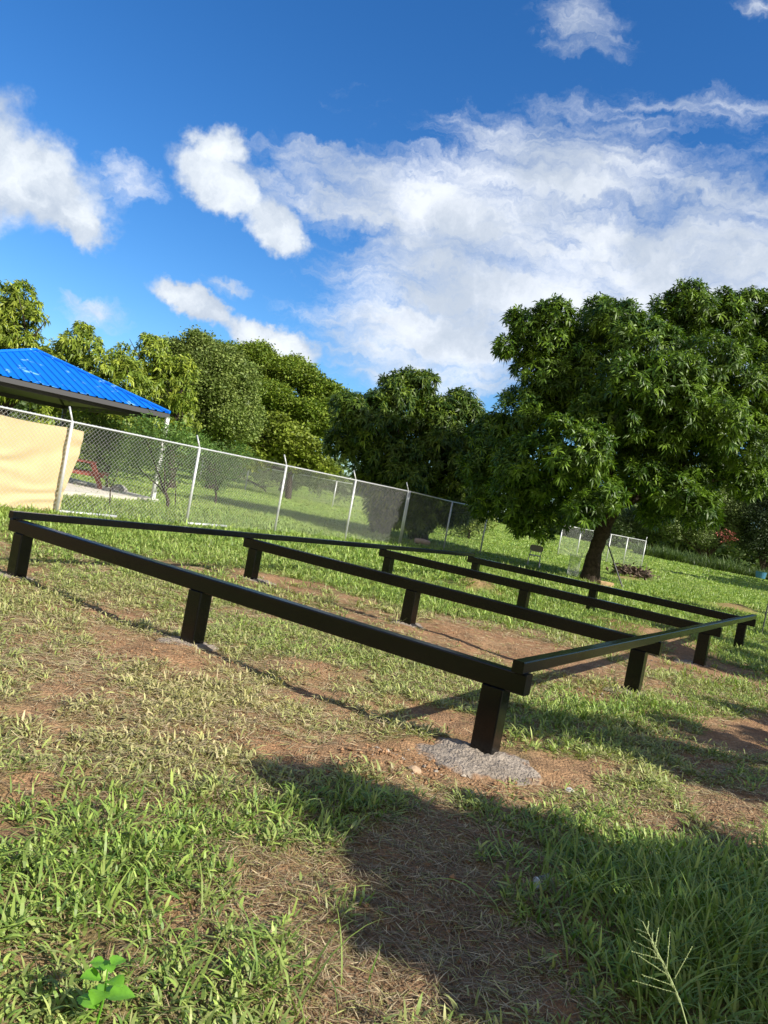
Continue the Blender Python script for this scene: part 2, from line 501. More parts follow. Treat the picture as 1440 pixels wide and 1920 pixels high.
GREEN1 = np.array([0.115, 0.225, 0.034]); GREEN2 = np.array([0.36, 0.47, 0.10]); OLIVE = np.array([0.42, 0.41, 0.15]); STRAW = np.array([0.56, 0.46, 0.27]); BROWN = np.array([0.22, 0.13, 0.07])
POSTS = [fp(s, t)[:2] for s in SL for t in WL]


def grasscol(dry, n):
    u = rng.random(n)[:, None]; v = rng.random(n)[:, None]
    g = GREEN1 * (1 - u) + GREEN2 * u
    d = OLIVE * (1 - v) + STRAW * v
    k = np.clip(dry + (rng.random(n) - .5) * .5, 0, 1)[:, None]
    return (g * (1 - k) + d * k) * (.75 + .5 * rng.random(n)[:, None])


def scatter(y0, y1, dens, halfw=.60, pad=1.6):
    """uniform random points in the strip y0..y1 of the viewed wedge"""
    area = (y1 - y0) * (2 * pad + halfw * (y0 + y1)); n = int(dens * area)
    x = []; yy = []
    y = y0 + (y1 - y0) * rng.random(n * 2); hwm = pad + halfw * y1
    x = (rng.random(n * 2) * 2 - 1) * hwm
    k = np.abs(x) < pad + halfw * y
    return x[k][:n], y[k][:n]


gr = Acc()


def tufts(y0, y1, tdens, nb, L0, W0, segs, spread=.05, pad=1.6):
    x, y = scatter(y0, y1, tdens, pad=pad)
    cov, lush, lng, dry = ground_fields(x, y)
    k = rng.random(len(x)) < cov ** 1.6
    x, y, lush, lng, dry = x[k], y[k], lush[k], lng[k], dry[k]
    # keep concrete footings clear
    for cx, cy, cr_ in CLEAR:
        kk = (x - cx) ** 2 + (y - cy) ** 2 > (cr_ * (.8 + .45 * rng.random(len(x)))) ** 2
        x, y, lush, lng, dry = x[kk], y[kk], lush[kk], lng[kk], dry[kk]
    n = len(x); size = (.45 + .85 * rng.random(n) ** 1.5) * (1 + .2 * lush + .55 * lng)
    upr = np.clip(.12 + .22 * lush + .35 * lng + .5 * (rng.random(n) - .5) - .35 * dry, 0, 1)
    tone = .8 + .4 * rng.random(n)
    rep = np.repeat(np.arange(n), nb); m = len(rep)
    a = rng.random(m) * 2 * math.pi; rr = spread * np.sqrt(rng.random(m)) * size[rep]
    bx, by = x[rep] + rr * np.cos(a), y[rep] + rr * np.sin(a)
    base = np.stack([bx, by, height(bx, by) - .004 + rng.random(m) ** 2 * .045 * size[rep]], -1)
    az = a + (rng.random(m) - .5) * 1.8
    lean = (1.35 - .95 * upr[rep]) * (.25 + .95 * rng.random(m)); curl = .25 + 1.3 * rng.random(m) * (1.0 - .25 * upr[rep])
    L = L0 * (.45 + .9 * rng.random(m)) * size[rep]
    W = W0 * (.6 + .7 * rng.random(m)) * (.8 + .25 * size[rep])
    col = grasscol(dry[rep] * .9, m) * tone[rep][:, None]
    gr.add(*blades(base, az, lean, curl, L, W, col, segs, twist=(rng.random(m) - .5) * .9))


def arching(n, boxes):
    for (px, py, rx, ry, w) in boxes:
        k = int(n * w); qx = px + rx * rng.normal(size=k) * .6; qy = py + ry * rng.normal(size=k) * .6
        g = np.array([G(a, max(b, 1150))[:2] for a, b in zip(qx, qy)])
        base = np.column_stack([g, height(g[:, 0], g[:, 1])])
        col = grasscol(np.full(k, .02), k) * .9
        gr.add(*blades(base, rng.random(k) * 6.28, .15 + .7 * rng.random(k), .7 + 1.3 * rng.random(k), .16 + .22 * rng.random(k), .005 + .006 * rng.random(k), col, 5, twist=(rng.random(k) - .5) * .8))


arching(520, [(1330, 1790, 170, 120, 1.0), (1180, 1680, 160, 70, .4), (150, 1650, 180, 90, .06), (480, 1860, 150, 50, .05)])
CLEAR = [(*fp(0.0, 0)[:2], .34), (*fp(SL[1], 0)[:2], .2), (*fp(SL[2], 0)[:2], .2)] + [(*fp(s, t)[:2], .14) for s in SL for t in WL[1:]]
tufts(1.3, 3.2, 640, 11, .054, .0092, 4, .05)
tufts(3.2, 5.5, 560, 10, .054, .0088, 3, .05)
tufts(5.5, 9, 430, 9, .058, .0095, 3, .06)
tufts(9, 15, 150, 10, .10, .014, 2, .08)
tufts(15, 24, 45, 11, .13, .022, 2, .14, pad=2)
tufts(24, 45, 13, 13, .10, .045, 1, .25, pad=3)
tufts(45, 90, 3.6, 13, .12, .10, 1, .5, pad=4)
gmat = mat('grass_blade', (.1, .2, .04), rough=.48, attr=True, trans=.24, spec=.4)
meta(gr.build('grass', gmat), 'green and yellowed coarse grass growing in tufts over the plot', 'grass', kind='stuff')

# dead straw clippings lying on the soil
st = Acc()


def straw(y0, y1, dens, W0):
    x, y = scatter(y0, y1, dens)
    cov, lush, lng, dry = ground_fields(x, y)
    px, py = proj(np.stack([x, y, 0 * x], -1))
    bare = np.clip(pmap([d for d in DIRT if not (560 < d[0] < 1100 and d[1] > 1500)], px, py), 0, 1)
    lt = pmap([(830, 1720, 260, 190, 1.0), (1330, 1530, 220, 70, .9), (760, 1850, 260, 120, 1), (1000, 1500, 200, 60, .6), (300, 1330, 480, 230, 1.0), (500, 1700, 300, 200, .5), (1150, 1280, 420, 160, .6), (700, 1150, 500, 90, .6)], px, py)
    k = rng.random(len(x)) < np.clip(.12 + lt - bare * .95, .02, 1)
    x, y = x[k], y[k]; n = len(x)
    base = np.stack([x, y, height(x, y) + .003 + rng.random(n) * .012], -1)
    az = rng.random(n) * 6.283; lean = 1.35 + .3 * rng.random(n); curl = (rng.random(n) - .3) * .8
    v = rng.random(n)[:, None]
    v = np.clip(v + np.clip((y - 3.2) / 2, 0, 1)[:, None] * .35, 0, 1.1)
    col = (STRAW * v + BROWN * (1 - v)) * (.5 + .75 * rng.random(n)[:, None])
    gg = (rng.random(n) < .3)[:, None]; col = np.where(gg, col * np.array([.8, 1.0, .6]), col)
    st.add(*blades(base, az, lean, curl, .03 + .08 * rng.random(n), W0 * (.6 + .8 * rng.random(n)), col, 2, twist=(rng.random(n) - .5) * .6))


straw(1.3, 3.6, 5200, .0028); straw(3.6, 6.5, 3000, .004); straw(6.5, 12, 1200, .007)
smat = mat('dry_straw', (.4, .3, .2), rough=.7, attr=True, spec=.25)
meta(st.build('dead_grass_litter', smat), 'dry straw coloured dead grass clippings matted on the brown soil', 'dead grass', kind='stuff')

# clods and crumbs of soil and stone
def clods(n_, boxes, col, smin, smax, acc):
    ico = np.array([(1, 0, 0), (-1, 0, 0), (0, 1, 0), (0, -1, 0), (0, 0, 1), (0, 0, -1)], float)
    tri = np.array([(0, 2, 4), (2, 1, 4), (1, 3, 4), (3, 0, 4), (2, 0, 5), (1, 2, 5), (3, 1, 5), (0, 3, 5)])
    for (px, py, rx, ry, w) in boxes:
        n = int(n_ * w)
        qx = px + rx * rng.normal(size=n) * .55; qy = py + ry * rng.normal(size=n) * .55
        g = np.array([G(a, b)[:2] for a, b in zip(qx, qy)])
        g = g[:, :2]
        z = height(g[:, 0], g[:, 1])
        s = smin + (smax - smin) * rng.random(n) ** 3
        V = ico[None] * s[:, None, None] * (.6 + .7 * rng.random((n, 6, 1))); V[:, :, 2] *= .7
        ph = rng.random(n) * 6.28
        c_, s_ = np.cos(ph)[:, None], np.sin(ph)[:, None]
        V = np.stack([V[..., 0] * c_ - V[..., 1] * s_, V[..., 0] * s_ + V[..., 1] * c_, V[..., 2]], -1)
        V[..., 0] += g[:, 0, None]; V[..., 1] += g[:, 1, None]; V[..., 2] += (z + s * .25)[:, None]
        T = (tri[None] + (np.arange(n) * 6)[:, None, None]).reshape(-1, 3)
        cc = np.repeat((np.array(col) * (.6 + .7 * rng.random((n, 1))))[:, None], 6, 1).reshape(-1, 3)
        acc.add(V.reshape(-1, 3), np.zeros((0, 4), int), T, cc)


ca = Acc()
db = [(310, 1232, 120, 22, 1), (600, 1255, 80, 14, .6), (700, 1430, 90, 30, 1.3), (880, 1190, 200, 20, 1), (905, 1108, 50, 10, 1), (1370, 1142, 50, 9, 1), (1250, 1200, 120, 20, 1), (1270, 1240, 90, 18, .8), (480, 1085, 80, 14, .8),
      (1110, 1300, 80, 20, .8), (760, 1350, 150, 30, .5), (800, 1450, 30, 26, .5), (930, 1480, 80, 14, .6), (1300, 1530, 150, 40, .7), (860, 1680, 200, 130, .8), (1180, 1090, 26, 10, .8)]
clods(300, db, (.30, .175, .095), .002, .018, ca)
cm = mat('soil_clod', (.3, .2, .1), rough=.95, attr=True, spec=.1)
meta(ca.build('soil_clods', cm), 'small crumbled clods of reddish brown earth on the bare patches', 'soil clods', kind='stuff')
ra = Acc()
clods(110, [(345, 1203, 45, 12, .7), (840, 1440, 70, 26, .5), (745, 1425, 40, 10, .3), (1120, 1300, 45, 12, .7), (1220, 1235, 40, 8, .4), (480, 1088, 45, 6, .4), (1180, 1330, 30, 8, .2)], (.36, .31, .25), .003, .020, ra)
meta(ra.build('concrete_rubble', mat('rubble', (.5, .47, .42), rough=.9, attr=True)), 'pale broken crumbs of concrete scattered round the post footings', 'rubble', kind='stuff')

# ------------------------------------------------------------------ concrete footings
cmat = mat('rough_concrete', (.38, .31, .25), rough=.95, attr=True, noise_amt=.3, nscale=24, bump=1.0, bscale=60, spec=.2)


def footing(s, t, ra_, rb_, h, label, dx=0, dy=0, rot_=.0, seed=1):
    g = fp(s, t); r = np.random.default_rng(seed)
    nr, na = 30, 110; V = []
    cx, cy = g[0] + dx, g[1] + dy
    lob = [(r.random() * .10, r.random() * 6.28) for _ in range(5)]
    for i in range(nr + 1):
        q = i / nr
        for j in range(na):
            a = j * 2 * math.pi / na
            rr = 1 + sum(c * math.cos((k + 2) * a + p) for k, (c, p) in enumerate(lob))
            lx, ly = ra_ * q * rr * math.cos(a), rb_ * q * rr * math.sin(a)
            x = cx + lx * math.cos(rot_) - ly * math.sin(rot_); y = cy + lx * math.sin(rot_) + ly * math.cos(rot_)
            V.append((x, y, q))
    V = np.array(V); q = V[:, 2].copy()
    zt = float(height(np.array([cx]), np.array([cy]))[0])
    V[:, 2] = height(V[:, 0], V[:, 1]) * .5 + zt * .5 + h * (1 - q ** 2.2) - .03 * (q > .96) + (fbm(V[:, 0], V[:, 1], 4, 9.0) - .5) * .026 + (fbm(V[:, 0], V[:, 1], 2, 45.0) - .5) * .018
    Q = [(i * na + j, i * na + (j + 1) % na, (i + 1) * na + (j + 1) % na, (i + 1) * na + j) for i in range(nr) for j in range(na)]
    m_ = np.clip((q - .80 + (fbm(V[:, 0], V[:, 1], 4, 13.0) - .5) * 1.0) / .25, 0, 1)[:, None]
    base_c = np.array([.33, .28, .23]) * (.68 + .55 * fbm(V[:, 0] + 5, V[:, 1], 4, 6.0)[:, None])
    fc = base_c * (1 - m_) + np.array([.31, .18, .10]) * m_
    o = npmesh('concrete_footing', V, np.array(Q), cmat, origin=(cx, cy, 0), smooth_=True, col=fc)
    return meta(o, label, 'footing', 'concrete footings of the frame posts')


footing(0, 0, .40, .32, .04, 'large rough grey concrete footing round the nearest post', -.05, -.12, -.1, 1)
footing(SL[1], 0, .26, .19, .02, 'crumbling pale concrete footing under the middle post of the nearest beam', -.03, .0, .1, 2)
footing(SL[2], 0, .33, .17, .02, 'flat grey footing at the left edge under the frame corner post', -.10, -.02, 0, 3)
footing(0, WL[1], .27, .16, .012, 'broken whitish footing at the second post of the right end', -.12, -.05, .2, 4)
footing(SL[2], WL[1], .3, .15, .012, 'small pale footing at the left post of the second beam', .08, -.02, 0, 5)
footing(SL[1], WL[1], .22, .14, .012, 'small pale footing at the middle post of the second beam', .0, .0, 0, 6)
footing(0, WL[2], .28, .18, .012, 'small grey footing at the third post of the right end', -.08, .02, 0, 7)

# ------------------------------------------------------------------ black steel frame
bm_ = mat('black_enamel', (.0026, .0031, .0034), rough=.2, noise_amt=.4, nscale=3, bump=.04, bscale=5, spec=.38)
frame = empty('steel_frame', (A3[0], A3[1], 0), 'black painted steel base frame of four long beams on short posts', 'steel frame')
PW, PD, BD = .075, .068, .052
for s in SL:
    for t in WL:
        g = fp(s, t)
        zb = float(height(np.array([g[0]]), np.array([g[1]]))[0]) - .15
        top = BT - BH
        MB().box(fp(s, t, (top + zb) / 2), zz * (top - zb) / 2, ea * PW, eb * PD, bev=.008).build('post', bm_, frame)
for t in WL:
    MB().box(fp(SL[2] / 2, t, BT - BH / 2), ea * (SL[2] / 2 + EX), eb * BD, zz * BH / 2, bev=.009).build('beam', bm_, frame)
CS = .0385
for p_ in [o for o in bpy.data.objects if o.parent == frame and o.name.startswith('post')]:
    vs = np.array([v.co for v in p_.data.vertices]) + np.array([A3[0], A3[1], 0]); c_ = vs[:, :2].mean(0); q_ = MB(); zt_ = BT - BH
    b0 = np.array([c_[0], c_[1], zt_ - .003])
    for sg in (-1, 1): q_.tube([b0 + ea * x_ + eb * sg * (BD + .001) for x_ in np.linspace(-PW, PW, 9)], [.0045 + .0015 * math.sin(k * 2.1) for k in range(9)], 6)
    q_.build('weld_bead', bm_, p_)
for s in (-EX + .055, SL[2] + EX - .06):
    MB().box(fp(s, WL[3] / 2, BT + CS + .002), eb * (WL[3] / 2 + .085), ea * CS, zz * CS, bev=.007).build('cross_beam', bm_, frame)

# ------------------------------------------------------------------ chain link fences
galv = mat('galvanised_steel', (.62, .63, .63), rough=.45, metal=.35, noise_amt=.15, nscale=20)
wire = mat('galvanised_wire', (.55, .56, .55), rough=.5, metal=.2)


def fence(name, posts, H, label, cell=.09, wr=.0018, pr=.03, arms=(), arm_dir=None, rail=True, group='chain link fences', bottom=(), mesh_h=None, arm_len=.33):
    """posts: list of ground points (x, y, z) in order"""
    P = [np.array(p, float) for p in posts]
    e = empty(name, P[0], label, 'fence', group)
    for i, p in enumerate(P):
        po = MB().tube([p - zz * .15, p + zz * (H + .02)], pr, 10).build('post', galv, e, smooth_=True)
        if i in arms:
            top = p + zz * H; ad = np.array(arm_dir)
            MB().tube([top, top + ad * arm_len * .45 + zz * arm_len * .85], pr * .62, 8).build('barbed_wire_arm', galv, po, smooth_=True)
    if rail: MB().tube([p + zz * H for p in P], pr * .62, 8).build('top_rail', galv, e, smooth_=True)
    for i in bottom:
        a, b = P[i], P[i + 1]
        MB().tube([a + zz * .05, a + (b - a) * .42 + zz * .05], .03, 8).build('bottom_rail', galv, e, smooth_=True)
    m = MB(); mh = mesh_h or H
    for a, b in zip(P[:-1], P[1:]):
        d = b - a; Ln = np.linalg.norm(d[:2]); hz = np.array([d[0], d[1], 0]) / Ln
        nrm = np.array([-hz[1], hz[0], 0]) if True else 0
        slope = d[2] / Ln
        k = -int(mh / cell) - 1
        while k * cell < Ln:
            for sgn in (1, -1):
                # wire climbing one cell sideways for one cell up
                u0_, u1_ = k * cell, k * cell + mh
                z0, z1 = (0, mh) if sgn > 0 else (mh, 0)
                lo = max(0, -u0_); hi = min(mh, Ln - u0_)
                if hi <= lo + .01: continue
                ua, ub = u0_ + lo, u0_ + hi
                za = z0 + (z1 - z0) * lo / mh; zb = z0 + (z1 - z0) * hi / mh
                q = a + hz * ua + zz * (za + slope * ua + .03) + nrm * sgn * wr
                r_ = a + hz * ub + zz * (zb + slope * ub + .03) + nrm * sgn * wr
                m.tube([q, r_], wr, 4, cap=False)
            k += 1
    m.build('chain_link_mesh', wire, e)
    return e


FD = [(105, 963, 14.75), (348, 985, 17.5), (515, 994, 20.4), (648, 1004, 23.0), (748, 1017, 25.7)]
fpts = []
for x, y, D in FD:
    p = AT(x, y, D); p[2] = max(min(p[2], .05), -.12); fpts.append(p)
d0 = fpts[0] - fpts[1]; d0 /= np.linalg.norm(d0)
fpts = [fpts[0] + d0 * 3.3 * k for k in (2, 1)] + fpts
for p in fpts[:2]: p[2] = fpts[2][2]
fn = np.array([-d0[1], d0[0], 0]); fn = fn if fn[1] > 0 else -fn
armd = np.array([-.8, .2, 0])
fence('chain_link_fence', fpts, 1.80, 'long galvanised chain link fence with angled arms, carrying the tan tarp', arms=(1, 2, 3, 4, 5, 6), arm_dir=armd, bottom=(2, 3))
f2 = [fpts[-1] + np.array([.05, .05, 0]), AT(832, 1027, 28.0), AT(900, 1037, 29.6)]
for p in f2[1:]: p[2] = 0
fence('chain_link_fence', f2, 1.80, 'shaded chain link fence running on behind the middle mango trunk', pr=.032)
f3 = [AT(1045, 1041, 46), AT(1080, 1046, 47.5), AT(1137, 1050, 48.6), AT(1169, 1053, 49.3), AT(1203, 1058, 50.5)]
for p in f3: p[2] = 0
fence('chain_link_fence', f3, 1.85, 'far chain link fence panels seen right behind the big mango trunk', cell=.12, wr=.003, pr=.034, arms=(4,), arm_dir=(0.05, 0, 0), group='chain link fences')
f4 = [AT(x, y, D) for x, y, D in ((380, 868, 62), (461, 910, 61), (543, 926, 60), (624, 944, 59), (720, 965, 58))]
for p in f4: p[2] = 0.15
fence('chain_link_fence', f4, 1.9, 'distant chain link fence across the lawn beyond the nearest fence', cell=.18, wr=.004, pr=.05)

# tan tarp behind the mesh
tm = mat('tan_tarp', (.64, .50, .28), rough=.75, noise_amt=.06, nscale=3, spec=.25, trans=.12)
nu, nv = 170, 90
A0 = fpts[1] + (fpts[1] - fpts[2]) * .5; dv = fpts[2] - A0; LT = np.linalg.norm(dv); hz = dv / LT
V = []
for j in range(nv + 1):
    v = j / nv; zc = .02 + 1.66 * v
    q_ = min(max((v - .1) / .75, 0), 1); edge = .13 + .22 * q_ * q_ * (3 - 2 * q_)
    for i in range(nu + 1):
        u = i / nu; ul = (LT + edge) * u
        c = A0 + hz * ul
        wn = float(vnoise(np.array(ul * 1.1), np.array(v * 3.0))); wv = .6 * .012 * math.sin(v * 15 - ul * 2.4 + wn * 5) + .010 * math.sin(v * 27 - ul * 3.5 + wn * 9 + 1) + .018 * (float(vnoise(np.array(ul * .9), np.array(v * 5 - ul * 1.2))) - .5)
        sag = .03 * abs(math.sin(ul * 1.9)) * v
        q = c + fn * (.09 + wv) + zz * (zc - sag); V.append(q)
Q = [(j * (nu + 1) + i, j * (nu + 1) + i + 1, (j + 1) * (nu + 1) + i + 1, (j + 1) * (nu + 1) + i) for j in range(nv) for i in range(nu)]
tp = npmesh('tarp', np.array(V), np.array(Q), tm, origin=A0, smooth_=True)
meta(tp, 'wrinkled tan tarp hung behind the left end of the fence', 'tarp')

# ------------------------------------------------------------------ pavilion
blue = mat('blue_sheet_metal', (.012, .14, .62), rough=.38, noise_amt=0, spec=.5)
# worn pale flakes on the paint
t_ = blue.node_tree; b_ = t_.nodes['Principled BSDF']
tcx = t_.nodes.new('ShaderNodeTexCoord'); mpx = t_.nodes.new('ShaderNodeMapping'); nz = t_.nodes.new('ShaderNodeTexNoise'); rmp = t_.nodes.new('ShaderNodeValToRGB')
mpx.inputs['Scale'].default_value = (.9, .9, 2.2)
nz.inputs['Scale'].default_value = 1.5; nz.inputs['Detail'].default_value = 5; nz.inputs['Roughness'].default_value = .62
t_.links.new(tcx.outputs['Object'], mpx.inputs[0]); t_.links.new(mpx.outputs[0], nz.inputs['Vector']); t_.links.new(nz.outputs[0], rmp.inputs[0])
rmp.color_ramp.elements[0].position = .60; rmp.color_ramp.elements[0].color = (.003, .17, .70, 1)
rmp.color_ramp.elements[1].position = .66; rmp.color_ramp.elements[1].color = (.25, .55, .80, 1)
t_.links.new(rmp.outputs[0], b_.inputs['Base Color'])
under = mat('roof_underside', (.22, .21, .20), rough=.6)
steel = mat('dark_steel', (.05, .05, .055), rough=.5)
white = mat('white_painted_post', (.74, .74, .72), rough=.5, noise_amt=.1)
slabm = mat('concrete_slab', (.62, .58, .50), rough=.9, noise_amt=.12, nscale=3, bump=.3)
DK = 24.0
K = AT(318, 775, DK)                       # right eave corner
K2 = AT(-150, 668, 19.5)                    # left end of the visible eave
K2[2] = K[2]
apex = AT(66, 657, 25.6)
e1 = (K2 - K); e1[2] = 0; LW = np.linalg.norm(e1); e1 /= LW
e2 = np.array([-e1[1], e1[0], 0]);
if e2[1] < 0: e2 = -e2
# hip roof: visible triangular end slope over eave K..K2, ridge running away to the left
pav = empty('pavilion', (K[0], K[1], 0), 'open pavilion with worn blue ribbed metal hip roof beyond the tarp', 'pavilion')


def ribbed(name, quad, m, nrib, parent):
    """sheet over a polygon a,b (eave) c,d (top), with raised ribs running up the slope"""
    a, b, c, d = [np.array(q, float) for q in quad]
    mb_ = MB(); n = np.cross(b - a, d - a); n /= np.linalg.norm(n); n = n if n[2] > 0 else -n
    ev = (b - a); Le = np.linalg.norm(ev); ev /= Le
    ux = np.cross(n, ev); ux = ux if ux[2] > 0 else -ux
    loc = lambda q: ((q - a) @ ev, (q - a) @ ux)
    (dx_, dy_), (cx_, cy_) = loc(d), loc(c)
    def top(s):                     # height of the polygon above eave coordinate s
        if s < dx_: return dy_ * s / max(dx_, 1e-6)
        if s > cx_: return cy_ * (Le - s) / max(Le - cx_, 1e-6)
        return dy_ + (cy_ - dy_) * (s - dx_) / max(cx_ - dx_, 1e-6)
    pts = []; w = Le / nrib
    for i in range(nrib):
        s0 = i * w
        for q, hh in ((0, 0), (.62, 0), (.70, .035), (.84, .035), (.92, 0)):
            pts.append((s0 + q * w, hh))
    pts.append((Le, 0))
    for extra in (dx_, cx_): pts.append((extra, 0))
    pts.sort()
    V = []
    for s, hh in pts:
        V.append(a + ev * s + n * hh - ux * .03); V.append(a + ev * s + n * hh + ux * max(top(s), 0))
    Q = [(2 * i, 2 * i + 2, 2 * i + 3, 2 * i + 1) for i in range(len(pts) - 1)]
    mb_.add(V, Q)
    return mb_.build(name, m, parent)


h_roof = apex[2] - K[2]
mid = (K + K2) / 2
run = max(((apex - K) @ e2), 2.2)
ap = K + e1 * ((apex - K) @ e1) + e2 * run + zz * h_roof
hipL = LW - ((apex - K) @ e1)
ribbed('roof_slope', [K, K2, ap, ap], blue, 26, pav)
far_len = 7.5
Kb = K + e2 * (2 * run); K2b = K2 + e2 * (2 * run)
# right slope and rear, left slope close the hip roof
apL = ap + e1 * .01
ribbed('roof_slope', [Kb, K, ap, ap], blue, 14, pav)
ribbed('roof_slope', [K2b, Kb, ap, ap], blue, 26, pav)
ribbed('roof_slope', [K2, K2b, ap, ap], blue, 14, pav)
hip = MB()
for q in (K, K2, Kb, K2b): hip.tube([ap + zz * .03, q + zz * .03], .055, 8)
hip.build('hip_capping', blue, pav)
un = MB()
dz = -.10 * zz
for q1, q2 in ((K, K2), (K2, K2b), (K2b, Kb), (Kb, K)): un.add([q1 + dz, q2 + dz, ap + dz], T=[(0, 1, 2)])
un.build('roof_underside', under, pav)
fa = MB()
for q1, q2 in ((K, K2), (K2, K2b), (K2b, Kb), (Kb, K)):
    dd = q2 - q1; l_ = np.linalg.norm(dd); dd /= l_
    fa.box((q1 + q2) / 2 - zz * .10, dd * l_ / 2, np.cross(dd, zz) * .02, zz * .07)
fa.build('fascia', steel, pav)
ctr = (K + K2 + Kb + K2b) / 4
inn = lambda q, f_=.88: ctr + (q - ctr) * f_
rb = MB()
for q1, q2 in ((K, K2), (K2, K2b), (K2b, Kb), (Kb, K)):
    a_, b__ = inn(q1) - zz * .18, inn(q2) - zz * .18
    dd = b__ - a_; l_ = np.linalg.norm(dd); dd /= l_
    rb.box((a_ + b__) / 2, dd * l_ / 2, np.cross(dd, zz) * .05, zz * .08)
rb.build('ring_beam', steel, pav)
rf = MB()
for q in (K, K2, Kb, K2b): rf.tube([inn(q) - zz * .14, ap - zz * .2], .045, 6)
for k in range(1, 7):
    q = K + (K2 - K) * k / 7; rf.tube([inn(q, .97) - zz * .17, q + (ap - q) * .55 - zz * .17], .03, 6)
rf.build('rafters', steel, pav)
PO = AT(286, 938, DK); PO[2] = 0
ptop = AT(306, 790, DK)[2]
# corner posts: a white one at the near right corner, dark ones elsewhere
q = PO.copy()
MB().box(np.array([q[0], q[1], (K[2] - .15) / 2]), zz * (K[2] - .15) / 2, e1 * .06, e2 * .06, bev=.01).build('corner_post', white, pav)
for q, m_ in ((inn(Kb, .9), steel), (inn(K2b, .9), steel), (inn(K2, .9), steel)):
    MB().box(np.array([q[0], q[1], (K[2] - .15) / 2]), zz * (K[2] - .15) / 2, e1 * .07, e2 * .07, bev=.01).build('corner_post', m_, pav)
# slab
S0 = AT(296, 943, 24.3); S0[2] = 0
s1 = G(125, 930) - S0; s1 /= np.linalg.norm(s1)
s2 = np.array([-s1[1], s1[0], 0]); s2 = s2 if s2[1] > 0 else -s2
s2 = G(128, 901) - S0; s2 /= np.linalg.norm(s2)
sb = MB(); a_, b__, c__, d__ = S0, S0 + s1 * 9, S0 + s1 * 9 + s2 * 5.5, S0 + s2 * 6.5
sb.add([q + zz * .12 for q in (a_, b__, c__, d__)] + [q - zz * .1 for q in (a_, b__, c__, d__)],
       [(0, 1, 2, 3), (0, 4, 5, 1), (1, 5, 6, 2), (2, 6, 7, 3), (3, 7, 4, 0)])
meta(sb.build('concrete_slab', slabm, origin=tuple(S0)), 'pale concrete floor slab under the blue roofed pavilion', 'slab')

# picnic table
redw = mat('red_brown_wood', (.26, .065, .04), rough=.7, noise_amt=.25, nscale=12)
T0 = AT(150, 908, 24.2); T0[2] = .12
tb = empty('picnic_table', T0, 'red brown wooden picnic table standing on the pavilion slab', 'picnic table')
tx = np.array([.94, .34, 0]); tx /= np.linalg.norm(tx); ty = np.array([-tx[1], tx[0], 0])
for k in range(2):
    yo = .62 * (1 if k else -1)
    for sgn in (-1, 1):
        a_ = T0 + ty * yo + tx * sgn * .62; b__ = T0 + ty * yo + tx * sgn * .26 + zz * .74
        dd = b__ - a_; l_ = np.linalg.norm(dd); dd /= l_
        MB().box((a_ + b__) / 2, dd * l_ / 2, np.cross(dd, ty) * .06, ty * .025).build('leg', redw, tb)
    MB().box(T0 + ty * (yo + .06) + zz * .40, tx * .78, ty * .025, zz * .055).build('cross_bearer', redw, tb)
for k in range(5):
    MB().box(T0 + tx * (-.30 + .15 * k) + zz * .76, tx * .068, ty * .9, zz * .02).build('table_board', redw, tb)
for sgn in (-1, 1):
    MB().box(T0 + tx * sgn * .70 + zz * .465, tx * .12, ty * .9, zz * .02).build('seat', redw, tb)

# ------------------------------------------------------------------ trees
LEAFM = mat('mango_leaf', (.05, .1, .02), rough=.45, attr=True, trans=.22, spec=.32)
LEAFS = mat('small_leaf', (.05, .1, .02), rough=.55, attr=True, trans=.18, spec=.3)
BARK = mat('bark', (.055, .042, .032), rough=.95, noise_amt=.45, nscale=9, bump=1.0, bscale=18, spec=.1)


def unit(v): return v / (np.linalg.norm(v, axis=-1, keepdims=True) + 1e-9)


def rosettes(acc, Cn, Ax, L, W, nl, cols, r, droop=.35):
    n = len(Cn); rep = np.repeat(np.arange(n), nl); m = len(rep)
    ax = Ax[rep]; t1 = unit(np.cross(ax, np.array([.3, .2, .93]) + 0 * ax)); t2 = np.cross(ax, t1)
    ph = r.random(m) * 6.283; th = rad(28) + rad(92) * r.random(m) ** .8
    d = np.cos(th)[:, None] * ax + np.sin(th)[:, None] * (np.cos(ph)[:, None] * t1 + np.sin(ph)[:, None] * t2)
    ln = L * (.65 + .6 * r.random(m)); wd_ = W * (.75 + .5 * r.random(m))
    side = unit(np.cross(d, ax + .3 * r.normal(size=(m, 3))))
    base = Cn[rep] + ax * ((r.random(m) - .7) * L * .5)[:, None]
    mid_ = base + d * (ln * .48)[:, None] + np.array([0, 0, -1]) * (ln * droop * .12)[:, None]
    tip = base + d * (ln * .88)[:, None] + np.array([0, 0, -1]) * (ln * droop * (.6 + .6 * r.random(m)))[:, None]
    V = np.stack([base, mid_ - side * wd_[:, None] / 2, mid_ + side * wd_[:, None] / 2, tip], 1)
    b = np.arange(m) * 4
    T = np.concatenate([np.stack([b, b + 1, b + 2], -1), np.stack([b + 1, b + 3, b + 2], -1)])
    cc = cols[rep] * (.7 + .6 * r.random(m)[:, None])
    acc.add(V.reshape(-1, 3), np.zeros((0, 4), int), T, np.repeat(cc[:, None], 4, 1).reshape(-1, 3))


